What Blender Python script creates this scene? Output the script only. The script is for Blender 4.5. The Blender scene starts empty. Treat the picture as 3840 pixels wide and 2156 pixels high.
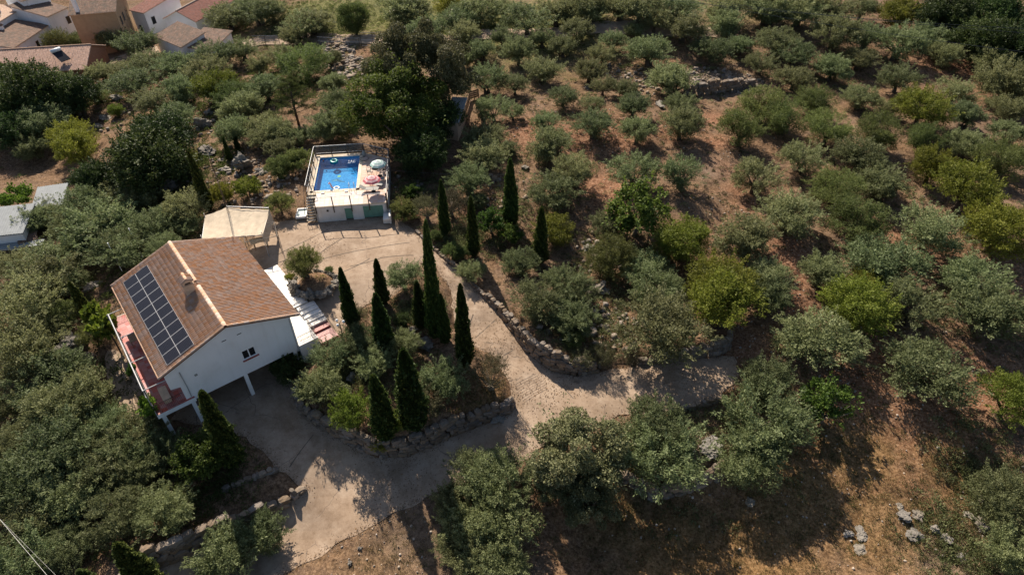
import bpy, bmesh, math, random
import numpy as np
from mathutils import Vector, Matrix, noise
from mathutils.geometry import delaunay_2d_cdt

R = math.radians
rng = np.random.default_rng(11)
random.seed(11)
scene = bpy.context.scene
C = scene.collection

# ---------------------------------------------------------------- camera
cam = bpy.data.cameras.new('camera')
cam.sensor_width = 36.0
cam.lens = 23.25
cam.clip_start = 0.5
cam.clip_end = 3000
camera = bpy.data.objects.new('camera', cam)
C.objects.link(camera)
pitch, roll = R(41.0), R(-0.5)
fw = Vector((0, math.cos(pitch), -math.sin(pitch)))
rt = Vector((1, 0, 0))
upv = rt.cross(fw)
rt2 = math.cos(roll) * rt + math.sin(roll) * upv
up2 = -math.sin(roll) * rt + math.cos(roll) * upv
m = Matrix((rt2, up2, -fw)).transposed().to_4x4()
m.translation = Vector((0, 0, 40))
camera.matrix_world = m
scene.camera = camera

# ---------------------------------------------------------------- sky, sun, exposure
SUN_EL, SUN_AZ = 40.5, -23.5          # azimuth from +Y, negative towards -X
world = bpy.data.worlds.new('World')
scene.world = world
world.use_nodes = True
wn = world.node_tree.nodes
sky = wn.new('ShaderNodeTexSky')
sky.sky_type = 'NISHITA'
sky.sun_disc = False
sky.sun_elevation = R(SUN_EL)
sky.sun_rotation = R(SUN_AZ)
sky.air_density = 1.0
sky.dust_density = 1.2
bg = wn['Background']
bg.inputs['Strength'].default_value = 0.062
world.node_tree.links.new(sky.outputs[0], bg.inputs['Color'])
sl = bpy.data.lights.new('sun', 'SUN')
sl.energy = 4.6
sl.angle = R(0.53)
sl.color = (1.0, 0.89, 0.75)
sun = bpy.data.objects.new('sun', sl)
C.objects.link(sun)
sdir = Vector((math.sin(R(SUN_AZ)) * math.cos(R(SUN_EL)), math.cos(R(SUN_AZ)) * math.cos(R(SUN_EL)), math.sin(R(SUN_EL))))
sun.rotation_euler = sdir.to_track_quat('Z', 'Y').to_euler()
sun.location = sdir * 120
vs = scene.view_settings
vs.view_transform = 'Standard'
vs.look = 'None'
vs.exposure = 0.92
vs.gamma = 1.0
vs.use_curve_mapping = False

scene.cycles.max_bounces = 5
scene.cycles.diffuse_bounces = 2
scene.cycles.glossy_bounces = 2
scene.cycles.transparent_max_bounces = 8

# ---------------------------------------------------------------- materials
def nodes_of(name):
    mt = bpy.data.materials.new(name)
    mt.use_nodes = True
    nt = mt.node_tree
    return mt, nt, nt.nodes, nt.links, nt.nodes['Principled BSDF']

def surf(name, base, rough=0.8, var=0.15, scale=3.0, bump=0.2, bscale=20.0, spec=0.3, alt=None, altscale=0.7, metal=0.0, island=False, streak=None):
    """painted / mineral surface: base colour broken up by two noises, fine relief"""
    mt, nt, N, Lk, P = nodes_of(name)
    tc = N.new('ShaderNodeTexCoord')
    n1 = N.new('ShaderNodeTexNoise'); n1.inputs['Scale'].default_value = scale; n1.inputs['Detail'].default_value = 6
    Lk.new(tc.outputs['Object'], n1.inputs['Vector'])
    ramp = N.new('ShaderNodeValToRGB')
    ramp.color_ramp.elements[0].position = 0.3; ramp.color_ramp.elements[1].position = 0.7
    ramp.color_ramp.elements[0].color = tuple(c * (1 - var) for c in base) + (1,)
    ramp.color_ramp.elements[1].color = tuple(min(1, c * (1 + var)) for c in base) + (1,)
    Lk.new(n1.outputs['Fac'], ramp.inputs['Fac'])
    col = ramp.outputs['Color']
    if alt:
        n2 = N.new('ShaderNodeTexNoise'); n2.inputs['Scale'].default_value = altscale; n2.inputs['Detail'].default_value = 5
        n2.inputs['Roughness'].default_value = 0.65
        Lk.new(tc.outputs['Object'], n2.inputs['Vector'])
        r2 = N.new('ShaderNodeValToRGB'); r2.color_ramp.elements[0].position = 0.45; r2.color_ramp.elements[1].position = 0.68
        Lk.new(n2.outputs['Fac'], r2.inputs['Fac'])
        mx = N.new('ShaderNodeMixRGB'); mx.inputs['Color2'].default_value = (*alt, 1)
        Lk.new(r2.outputs['Color'], mx.inputs['Fac']); Lk.new(col, mx.inputs['Color1'])
        col = mx.outputs['Color']
    if streak:                      # rain streaks running down a rendered wall
        mp = N.new('ShaderNodeMapping'); mp.inputs['Scale'].default_value = (2.6, 2.6, 0.16); Lk.new(tc.outputs['Object'], mp.inputs['Vector'])
        n3 = N.new('ShaderNodeTexNoise'); n3.inputs['Scale'].default_value = 1.0; n3.inputs['Detail'].default_value = 6; Lk.new(mp.outputs[0], n3.inputs['Vector'])
        r3 = N.new('ShaderNodeValToRGB'); r3.color_ramp.elements[0].position = 0.52; r3.color_ramp.elements[1].position = 0.74
        r3.color_ramp.elements[1].color = (0.2, 0.2, 0.2, 1); Lk.new(n3.outputs['Fac'], r3.inputs['Fac'])
        m3 = N.new('ShaderNodeMixRGB'); m3.inputs['Color2'].default_value = (*streak, 1); Lk.new(r3.outputs['Color'], m3.inputs['Fac']); Lk.new(col, m3.inputs['Color1']); col = m3.outputs['Color']
    if island:
        oi = N.new('ShaderNodeObjectInfo')
        at = N.new('ShaderNodeAttribute'); at.attribute_name = 'tint'
        ad = N.new('ShaderNodeMath'); ad.operation = 'ADD'
        Lk.new(oi.outputs['Random'], ad.inputs[0]); Lk.new(at.outputs['Fac'], ad.inputs[1])
        fr = N.new('ShaderNodeMath'); fr.operation = 'FRACT'; Lk.new(ad.outputs[0], fr.inputs[0])
        hs = N.new('ShaderNodeHueSaturation')
        mr = N.new('ShaderNodeMapRange'); mr.inputs['To Min'].default_value = 1 - island; mr.inputs['To Max'].default_value = 1 + island
        Lk.new(fr.outputs[0], mr.inputs['Value']); Lk.new(mr.outputs[0], hs.inputs['Value'])
        ml = N.new('ShaderNodeMath'); ml.operation = 'MULTIPLY'; ml.inputs[1].default_value = 7.13; Lk.new(fr.outputs[0], ml.inputs[0])
        f2 = N.new('ShaderNodeMath'); f2.operation = 'FRACT'; Lk.new(ml.outputs[0], f2.inputs[0])
        mr2 = N.new('ShaderNodeMapRange'); mr2.inputs['To Min'].default_value = 0.65; mr2.inputs['To Max'].default_value = 1.2
        Lk.new(f2.outputs[0], mr2.inputs['Value']); Lk.new(mr2.outputs[0], hs.inputs['Saturation'])
        Lk.new(col, hs.inputs['Color']); col = hs.outputs['Color']
    Lk.new(col, P.inputs['Base Color'])
    P.inputs['Roughness'].default_value = rough
    P.inputs['Metallic'].default_value = metal
    P.inputs['Specular IOR Level'].default_value = spec
    if bump:
        nb = N.new('ShaderNodeTexNoise'); nb.inputs['Scale'].default_value = bscale; nb.inputs['Detail'].default_value = 8
        Lk.new(tc.outputs['Object'], nb.inputs['Vector'])
        bp = N.new('ShaderNodeBump'); bp.inputs['Strength'].default_value = bump; bp.inputs['Distance'].default_value = 0.05
        Lk.new(nb.outputs['Fac'], bp.inputs['Height']); Lk.new(bp.outputs['Normal'], P.inputs['Normal'])
    return mt

def foliage(name, cols, transl=0.3, rough=0.65, spec=0.25, hue=0.03):
    """leaf material: ramp over a per-leaf tint, whole-tree variation, light passing through"""
    mt, nt, N, Lk, P = nodes_of(name)
    at = N.new('ShaderNodeAttribute'); at.attribute_name = 'tint'
    rp = N.new('ShaderNodeValToRGB')
    el = rp.color_ramp.elements
    while len(el) < len(cols): el.new(0.5)
    for i, c in enumerate(cols):
        el[i].position = i / (len(cols) - 1); el[i].color = (*c, 1)
    Lk.new(at.outputs['Fac'], rp.inputs['Fac'])
    oi = N.new('ShaderNodeObjectInfo')
    hs = N.new('ShaderNodeHueSaturation')
    a = N.new('ShaderNodeMapRange'); a.inputs['To Min'].default_value = 0.5 - hue; a.inputs['To Max'].default_value = 0.5 + hue
    Lk.new(oi.outputs['Random'], a.inputs['Value']); Lk.new(a.outputs[0], hs.inputs['Hue'])
    ml = N.new('ShaderNodeMath'); ml.operation = 'MULTIPLY'; ml.inputs[1].default_value = 5.7
    Lk.new(oi.outputs['Random'], ml.inputs[0])
    f2 = N.new('ShaderNodeMath'); f2.operation = 'FRACT'; Lk.new(ml.outputs[0], f2.inputs[0])
    b = N.new('ShaderNodeMapRange'); b.inputs['To Min'].default_value = 0.72; b.inputs['To Max'].default_value = 1.28
    Lk.new(f2.outputs[0], b.inputs['Value']); Lk.new(b.outputs[0], hs.inputs['Value'])
    Lk.new(rp.outputs['Color'], hs.inputs['Color'])
    Lk.new(hs.outputs['Color'], P.inputs['Base Color'])
    P.inputs['Roughness'].default_value = rough
    P.inputs['Specular IOR Level'].default_value = spec
    tr = N.new('ShaderNodeBsdfTranslucent'); Lk.new(hs.outputs['Color'], tr.inputs['Color'])
    mx = N.new('ShaderNodeMixShader'); mx.inputs['Fac'].default_value = transl
    Lk.new(P.outputs[0], mx.inputs[1]); Lk.new(tr.outputs[0], mx.inputs[2])
    Lk.new(mx.outputs[0], N['Material Output'].inputs['Surface'])
    return mt

M = {}
M['olive'] = foliage('olive_leaf', [(0.066, 0.080, 0.030), (0.176, 0.200, 0.082), (0.325, 0.350, 0.182)], transl=0.42)
M['green'] = foliage('green_olive_leaf', [(0.060, 0.080, 0.022), (0.130, 0.160, 0.044), (0.220, 0.245, 0.085)], transl=0.42)
M['bright'] = foliage('bright_leaf', [(0.072, 0.088, 0.012), (0.170, 0.198, 0.026), (0.270, 0.285, 0.055)], transl=0.4)
M['fig'] = foliage('fig_leaf', [(0.030, 0.055, 0.010), (0.080, 0.125, 0.020), (0.150, 0.200, 0.040)], transl=0.4)
M['dark'] = foliage('dark_leaf', [(0.020, 0.034, 0.010), (0.050, 0.078, 0.020), (0.105, 0.135, 0.038)])
M['walnut'] = foliage('walnut_leaf', [(0.030, 0.050, 0.010), (0.085, 0.120, 0.020), (0.165, 0.190, 0.045)], transl=0.42)
M['oak'] = foliage('oak_leaf', [(0.055, 0.066, 0.026), (0.150, 0.162, 0.072), (0.290, 0.285, 0.155)])
M['cypress'] = foliage('cypress_leaf', [(0.026, 0.042, 0.010), (0.068, 0.098, 0.022), (0.175, 0.190, 0.042)], transl=0.25)
M['pine'] = foliage('pine_needle', [(0.035, 0.042, 0.012), (0.075, 0.085, 0.025), (0.120, 0.120, 0.045)])
M['dry'] = foliage('dry_leaf', [(0.060, 0.060, 0.028), (0.120, 0.115, 0.055), (0.190, 0.170, 0.090)])
M['vine'] = foliage('vine_leaf', [(0.050, 0.090, 0.010), (0.120, 0.190, 0.022), (0.210, 0.270, 0.050)], transl=0.4)
M['bark'] = surf('bark', (0.10, 0.075, 0.055), 0.95, 0.35, 6, 0.6, 25)
M['pale_bark'] = surf('pale_bark', (0.20, 0.165, 0.13), 0.95, 0.3, 6, 0.6, 25)
M['concrete'] = None
M['whitewash'] = surf('whitewash', (0.82, 0.82, 0.82), 0.85, 0.05, 1.2, 0.25, 30, alt=(0.74, 0.735, 0.72), altscale=0.6, streak=(0.55, 0.53, 0.49))
M['poolwall'] = surf('pool_wall_paint', (0.72, 0.70, 0.67), 0.85, 0.06, 1.2, 0.2, 30, alt=(0.58, 0.55, 0.50), altscale=0.6, streak=(0.46, 0.42, 0.36))
M['white_tile'] = surf('white_floor_tile', (0.74, 0.715, 0.68), 0.7, 0.08, 2, 0.05, 8, alt=(0.62, 0.58, 0.53), altscale=0.9)
M['tile'] = surf('clay_roof_tile', (0.365, 0.212, 0.134), 0.85, 0.12, 5, 0.25, 30, island=0.11)
M['tile_bed'] = surf('tile_mortar_bed', (0.15, 0.075, 0.045), 0.95, 0.2, 5, 0.2, 30)
M['ridge'] = surf('pale_ridge_tile', (0.46, 0.30, 0.21), 0.85, 0.18, 4, 0.3, 25, island=0.12)
M['old_tile'] = surf('old_roof_tile', (0.175, 0.105, 0.072), 0.9, 0.35, 2.5, 0.3, 20, alt=(0.10, 0.078, 0.060), altscale=1.2, island=0.3)
M['red_roof'] = surf('red_roof_tile', (0.22, 0.085, 0.060), 0.9, 0.25, 2.5, 0.3, 20, island=0.2)
M['brick_tile'] = surf('pink_brown_roof_tile', (0.34, 0.21, 0.155), 0.9, 0.3, 3.5, 0.3, 20, island=0.3)
M['brick'] = surf('raw_brick', (0.33, 0.16, 0.095), 0.9, 0.2, 4, 0.3, 18)
M['tan'] = surf('tan_render', (0.36, 0.25, 0.15), 0.9, 0.1, 2, 0.2, 20, alt=(0.30, 0.21, 0.13))
M['cream'] = surf('cream_render', (0.55, 0.40, 0.28), 0.9, 0.12, 3, 0.25, 20)
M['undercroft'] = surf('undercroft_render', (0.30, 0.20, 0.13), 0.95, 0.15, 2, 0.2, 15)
M['red_floor'] = surf('red_terrace_tile', (0.38, 0.10, 0.085), 0.5, 0.12, 4, 0.1, 20, island=0.12)
M['pink_deck'] = surf('pink_deck_tile', (0.56, 0.40, 0.32), 0.8, 0.10, 2, 0.15, 20, island=0.07)
M['pale_deck'] = surf('pale_pink_deck_tile', (0.66, 0.575, 0.51), 0.85, 0.08, 2, 0.1, 20, spec=0.1, island=0.06)
M['coping'] = surf('cream_coping_stone', (0.60, 0.50, 0.38), 0.75, 0.08, 3, 0.15, 20, island=0.06)
M['steel'] = surf('galvanised_steel', (0.42, 0.42, 0.42), 0.55, 0.15, 4, 0.0, metal=0.3)
M['iron'] = surf('dark_iron', (0.045, 0.036, 0.03), 0.6, 0.3, 8, 0.0)
M['rust'] = surf('brown_steel', (0.085, 0.060, 0.042), 0.7, 0.3, 8, 0.0)
M['white_plastic'] = surf('white_plastic', (0.80, 0.80, 0.80), 0.4, 0.03, 2, 0.0)
M['grey_plastic'] = surf('grey_sling', (0.27, 0.27, 0.25), 0.7, 0.08, 6, 0.05)
M['dark_plastic'] = surf('charcoal_sling', (0.03, 0.03, 0.032), 0.6, 0.1, 6, 0.05)
M['teal'] = surf('teal_vinyl', (0.015, 0.30, 0.27), 0.3, 0.05, 2, 0.0, spec=0.5)
M['orange'] = surf('orange_plastic', (0.60, 0.25, 0.10), 0.4, 0.05, 2, 0.0)
M['green_door'] = surf('green_door_paint', (0.13, 0.27, 0.21), 0.6, 0.1, 3, 0.1, 20)
M['wood'] = surf('weathered_wood', (0.24, 0.16, 0.10), 0.9, 0.25, 5, 0.3, 20)
M['grey_step'] = surf('concrete_step', (0.40, 0.35, 0.28), 0.85, 0.12, 4, 0.2, 20)
M['glass'] = surf('dark_window_glass', (0.012, 0.014, 0.016), 0.08, 0.1, 1, 0.0, spec=0.6)
M['void'] = surf('dark_opening', (0.02, 0.018, 0.016), 0.9, 0.1, 1, 0.0)
M['sheet'] = surf('pale_sheet_metal', (0.27, 0.285, 0.29), 0.75, 0.1, 1.5, 0.05, 10, spec=0.15)
M['straw'] = surf('reed_matting', (0.52, 0.43, 0.32), 0.9, 0.15, 3, 0.6, 40, alt=(0.42, 0.345, 0.255), altscale=1.5)
M['frame'] = surf('anodised_frame', (0.42, 0.42, 0.43), 0.5, 0.05, 2, 0.0)
M['litter'] = surf('leaf_litter', (0.16, 0.10, 0.055), 0.95, 0.3, 4, 0.0, island=0.45)
M['groove'] = surf('scored_groove', (0.19, 0.145, 0.11), 0.9, 0.2, 8, 0.0)
M['rope'] = surf('joint_sealant', (0.10, 0.085, 0.07), 0.9, 0.2, 8, 0.0)
M['wire'] = surf('wire', (0.14, 0.14, 0.14), 0.5, 0.05, 3, 0.0, metal=0.5)
M['rock'] = surf('limestone', (0.25, 0.22, 0.18), 0.95, 0.45, 3.0, 1.0, 8, alt=(0.115, 0.10, 0.085), altscale=3.0, island=0.2)
M['wallstone'] = surf('wall_stone', (0.225, 0.172, 0.125), 0.95, 0.3, 2.5, 0.8, 7, alt=(0.13, 0.105, 0.085), altscale=2.5, island=0.3)
M['rubble'] = surf('rubble_stone', (0.24, 0.19, 0.145), 0.95, 0.3, 2.5, 0.5, 9, island=0.35)
M['pebble'] = surf('pale_pebble', (0.33, 0.27, 0.21), 0.95, 0.2, 2.5, 0.3, 9, island=0.35)
M['drygrass'] = foliage('dry_grass_blade', [(0.10, 0.078, 0.030), (0.22, 0.16, 0.068), (0.32, 0.235, 0.11)], transl=0.2, hue=0.0)
M['weed'] = foliage('green_weed_blade', [(0.045, 0.06, 0.014), (0.085, 0.105, 0.028), (0.14, 0.15, 0.05)], transl=0.3, hue=0.0)
for nm, c in dict(mint=(0.34, 0.50, 0.45), pale_mint=(0.62, 0.70, 0.66), rose=(0.50, 0.12, 0.14), pale_rose=(0.68, 0.42, 0.42), dolphin=(0.05, 0.16, 0.26), dolphin_pale=(0.40, 0.60, 0.60), ball=(0.45, 0.55, 0.20), copper=(0.25, 0.10, 0.05)).items():
    M[nm] = surf(nm, c, 0.75, 0.05, 4, 0.0)

def ground_material():
    mt, nt, N, Lk, P = nodes_of('soil')
    tc = N.new('ShaderNodeTexCoord')
    def fbm(s, d=8, r=0.6):
        n = N.new('ShaderNodeTexNoise'); n.inputs['Scale'].default_value = s; n.inputs['Detail'].default_value = d; n.inputs['Roughness'].default_value = r
        Lk.new(tc.outputs['Object'], n.inputs['Vector']); return n.outputs['Fac']
    def ramp(fac, stops):
        r = N.new('ShaderNodeValToRGB'); e = r.color_ramp.elements
        while len(e) < len(stops): e.new(0.5)
        for i, (p, c) in enumerate(stops): e[i].position = p; e[i].color = (*c, 1)
        Lk.new(fac, r.inputs['Fac']); return r.outputs['Color']
    def mix(f, a, b_):
        x = N.new('ShaderNodeMixRGB'); Lk.new(f, x.inputs['Fac']); Lk.new(a, x.inputs['Color1']); Lk.new(b_, x.inputs['Color2']); return x.outputs['Color']
    def mul(a, v):
        x = N.new('ShaderNodeMath'); x.operation = 'MULTIPLY'; Lk.new(a, x.inputs[0])
        if isinstance(v, float): x.inputs[1].default_value = v
        else: Lk.new(v, x.inputs[1])
        x.use_clamp = True; return x.outputs[0]
    def attr(n):
        a = N.new('ShaderNodeAttribute'); a.attribute_name = n; return a.outputs['Fac']
    fine = fbm(5.0, 10, 0.75); mid = fbm(0.9); big = fbm(0.16, 5)
    grit = fbm(22.0, 6, 0.7)
    soil = ramp(fine, [(0.38, (0.062, 0.038, 0.024)), (0.5, (0.150, 0.092, 0.057)), (0.64, (0.285, 0.190, 0.125))])
    red = ramp(fine, [(0.38, (0.095, 0.045, 0.026)), (0.5, (0.225, 0.115, 0.066)), (0.64, (0.38, 0.245, 0.165))])
    dry = ramp(fine, [(0.39, (0.085, 0.052, 0.023)), (0.5, (0.220, 0.128, 0.058)), (0.63, (0.33, 0.212, 0.108))])
    meadow = ramp(fine, [(0.4, (0.05, 0.058, 0.018)), (0.5, (0.12, 0.125, 0.040)), (0.62, (0.25, 0.21, 0.10))])
    gravel = ramp(grit, [(0.35, (0.078, 0.056, 0.042)), (0.5, (0.178, 0.130, 0.094)), (0.68, (0.345, 0.265, 0.20))])
    wob = ramp(mid, [(0.35, (0, 0, 0)), (0.62, (1, 1, 1))])
    wob2 = ramp(big, [(0.40, (0, 0, 0)), (0.60, (1, 1, 1))])
    c = soil
    c = mix(mul(wob2, 0.45), c, gravel)
    c = mix(mul(wob, 0.35), c, dry)
    def spread(a):
        # patch weight, ragged by noise
        x = N.new('ShaderNodeMath'); x.operation = 'ADD'; Lk.new(a, x.inputs[0])
        s = N.new('ShaderNodeMath'); s.operation = 'MULTIPLY_ADD'; Lk.new(mid, s.inputs[0]); s.inputs[1].default_value = 1.6; s.inputs[2].default_value = -0.8
        Lk.new(s.outputs[0], x.inputs[1])
        mm = N.new('ShaderNodeMath'); mm.operation = 'MULTIPLY'; Lk.new(x.outputs[0], mm.inputs[0]); Lk.new(a, mm.inputs[1]); mm.use_clamp = True
        sm = N.new('ShaderNodeMath'); sm.operation = 'MULTIPLY'; sm.inputs[1].default_value = 1.4; Lk.new(mm.outputs[0], sm.inputs[0]); sm.use_clamp = True
        return sm.outputs[0]
    c = mix(spread(attr('red')), c, red)
    c = mix(spread(attr('dry')), c, dry)
    c = mix(spread(attr('meadow')), c, meadow)
    c = mix(spread(attr('gravel')), c, gravel)
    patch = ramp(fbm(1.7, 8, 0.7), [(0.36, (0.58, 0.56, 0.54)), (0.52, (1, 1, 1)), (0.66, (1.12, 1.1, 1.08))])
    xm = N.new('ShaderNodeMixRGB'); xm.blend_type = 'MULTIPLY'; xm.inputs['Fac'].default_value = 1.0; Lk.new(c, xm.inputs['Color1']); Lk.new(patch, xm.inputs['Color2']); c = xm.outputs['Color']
    Lk.new(c, P.inputs['Base Color'])
    P.inputs['Roughness'].default_value = 1.0; P.inputs['Specular IOR Level'].default_value = 0.1
    bp = N.new('ShaderNodeBump'); bp.inputs['Strength'].default_value = 0.8; bp.inputs['Distance'].default_value = 0.12
    Lk.new(fine, bp.inputs['Height']); Lk.new(bp.outputs['Normal'], P.inputs['Normal'])
    return mt
M['soil'] = ground_material()

def concrete_material():
    mt, nt, N, Lk, P = nodes_of('broomed_concrete')
    tc = N.new('ShaderNodeTexCoord')
    def fbm(s, d=8, r=0.6):
        n = N.new('ShaderNodeTexNoise'); n.inputs['Scale'].default_value = s; n.inputs['Detail'].default_value = d; n.inputs['Roughness'].default_value = r
        Lk.new(tc.outputs['Object'], n.inputs['Vector']); return n.outputs['Fac']
    def ramp(fac, stops):
        r = N.new('ShaderNodeValToRGB'); e = r.color_ramp.elements
        while len(e) < len(stops): e.new(0.5)
        for i, (p, c) in enumerate(stops): e[i].position = p; e[i].color = (*c, 1)
        Lk.new(fac, r.inputs['Fac']); return r.outputs['Color']
    base = ramp(fbm(1.1, 9, 0.7), [(0.30, (0.255, 0.184, 0.128)), (0.5, (0.350, 0.262, 0.190)), (0.70, (0.42, 0.326, 0.245))])
    stain = ramp(fbm(0.28, 6, 0.7), [(0.36, (0.70, 0.655, 0.605)), (0.58, (1, 1, 1))])
    speck = ramp(fbm(9.0, 6, 0.8), [(0.32, (0.82, 0.80, 0.78)), (0.5, (1, 1, 1)), (0.7, (1.08, 1.08, 1.08))])
    x = N.new('ShaderNodeMixRGB'); x.blend_type = 'MULTIPLY'; x.inputs['Fac'].default_value = 0.8
    Lk.new(base, x.inputs['Color1']); Lk.new(stain, x.inputs['Color2'])
    y = N.new('ShaderNodeMixRGB'); y.blend_type = 'MULTIPLY'; y.inputs['Fac'].default_value = 0.9
    Lk.new(x.outputs['Color'], y.inputs['Color1']); Lk.new(speck, y.inputs['Color2'])
    # hairline cracks: only some of the cell borders
    vo = N.new('ShaderNodeTexVoronoi'); vo.feature = 'DISTANCE_TO_EDGE'; vo.inputs['Scale'].default_value = 0.22
    wp = N.new('ShaderNodeMixRGB'); wp.blend_type = 'ADD'; wp.inputs['Fac'].default_value = 1.0
    nv = N.new('ShaderNodeTexNoise'); nv.inputs['Scale'].default_value = 0.8; nv.inputs['Detail'].default_value = 5
    Lk.new(tc.outputs['Object'], nv.inputs['Vector']); Lk.new(tc.outputs['Object'], wp.inputs['Color1']); Lk.new(nv.outputs['Color'], wp.inputs['Color2'])
    Lk.new(wp.outputs['Color'], vo.inputs['Vector'])
    cr = ramp(vo.outputs['Distance'], [(0.0, (1, 1, 1)), (0.006, (0, 0, 0))])
    gate = ramp(fbm(0.19, 3), [(0.50, (0, 0, 0)), (0.56, (1, 1, 1))])
    g2 = N.new('ShaderNodeMixRGB'); g2.blend_type = 'MULTIPLY'; g2.inputs['Fac'].default_value = 1
    Lk.new(cr, g2.inputs['Color1']); Lk.new(gate, g2.inputs['Color2'])
    z = N.new('ShaderNodeMixRGB'); Lk.new(g2.outputs['Color'], z.inputs['Fac']); Lk.new(y.outputs['Color'], z.inputs['Color1'])
    z.inputs['Color2'].default_value = (0.13, 0.10, 0.08, 1)
    Lk.new(z.outputs['Color'], P.inputs['Base Color'])
    P.inputs['Roughness'].default_value = 0.9; P.inputs['Specular IOR Level'].default_value = 0.2
    bp = N.new('ShaderNodeBump'); bp.inputs['Strength'].default_value = 0.3; bp.inputs['Distance'].default_value = 0.03
    Lk.new(fbm(12.0, 8, 0.7), bp.inputs['Height']); Lk.new(bp.outputs['Normal'], P.inputs['Normal'])
    return mt
M['concrete'] = concrete_material()

def solar_material():
    mt, nt, N, Lk, P = nodes_of('solar_cells')
    tc = N.new('ShaderNodeTexCoord')
    br = N.new('ShaderNodeTexBrick'); br.offset = 0.0
    br.inputs['Color1'].default_value = (0.010, 0.011, 0.018, 1); br.inputs['Color2'].default_value = (0.013, 0.014, 0.022, 1)
    br.inputs['Mortar'].default_value = (0.040, 0.042, 0.05, 1)
    br.inputs['Scale'].default_value = 1.0; br.inputs['Mortar Size'].default_value = 0.006
    br.inputs['Brick Width'].default_value = 0.119; br.inputs['Row Height'].default_value = 0.119
    Lk.new(tc.outputs['Object'], br.inputs['Vector']); Lk.new(br.outputs['Color'], P.inputs['Base Color'])
    P.inputs['Roughness'].default_value = 0.25; P.inputs['Specular IOR Level'].default_value = 0.12
    return mt
M['cells'] = solar_material()

def pool_tile_material():
    mt, nt, N, Lk, P = nodes_of('blue_mosaic')
    tc = N.new('ShaderNodeTexCoord')
    vo = N.new('ShaderNodeTexVoronoi'); vo.inputs['Scale'].default_value = 7.0; vo.inputs['Randomness'].default_value = 0.3
    Lk.new(tc.outputs['Object'], vo.inputs['Vector'])
    rp = N.new('ShaderNodeValToRGB'); e = rp.color_ramp.elements
    e[0].color = (0.06, 0.25, 0.48, 1); e[1].color = (0.14, 0.42, 0.66, 1)
    sep = N.new('ShaderNodeSeparateColor'); Lk.new(vo.outputs['Color'], sep.inputs[0]); Lk.new(sep.outputs[0], rp.inputs['Fac'])
    Lk.new(rp.outputs['Color'], P.inputs['Base Color']); P.inputs['Roughness'].default_value = 0.9; P.inputs['Specular IOR Level'].default_value = 0.0
    return mt
M['mosaic'] = pool_tile_material()

def water_material():
    mt, nt, N, Lk, P = nodes_of('pool_water')
    N.remove(P)
    tr = N.new('ShaderNodeBsdfTransparent'); tr.inputs['Color'].default_value = (0.62, 0.84, 0.95, 1)
    gl = N.new('ShaderNodeBsdfGlossy'); gl.inputs['Roughness'].default_value = 0.02
    tc = N.new('ShaderNodeTexCoord'); no = N.new('ShaderNodeTexNoise'); no.inputs['Scale'].default_value = 2.2; no.inputs['Detail'].default_value = 3
    Lk.new(tc.outputs['Object'], no.inputs['Vector'])
    bp = N.new('ShaderNodeBump'); bp.inputs['Strength'].default_value = 0.12; bp.inputs['Distance'].default_value = 0.1
    Lk.new(no.outputs['Fac'], bp.inputs['Height'])
    Lk.new(bp.outputs['Normal'], gl.inputs['Normal'])
    mx = N.new('ShaderNodeMixShader'); mx.inputs['Fac'].default_value = 0.05; Lk.new(tr.outputs[0], mx.inputs[1]); Lk.new(gl.outputs[0], mx.inputs[2])
    Lk.new(mx.outputs[0], N['Material Output'].inputs['Surface'])
    return mt
M['water'] = water_material()

def mesh_material():
    """wire netting: most of it is holes"""
    mt, nt, N, Lk, P = nodes_of('wire_netting')
    P.inputs['Base Color'].default_value = (0.16, 0.16, 0.15, 1); P.inputs['Roughness'].default_value = 0.6
    tr = N.new('ShaderNodeBsdfTransparent')
    mx = N.new('ShaderNodeMixShader'); mx.inputs['Fac'].default_value = 0.28
    Lk.new(tr.outputs[0], mx.inputs[1]); Lk.new(P.outputs[0], mx.inputs[2]); Lk.new(mx.outputs[0], N['Material Output'].inputs['Surface'])
    return mt
M['net'] = mesh_material()

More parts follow.
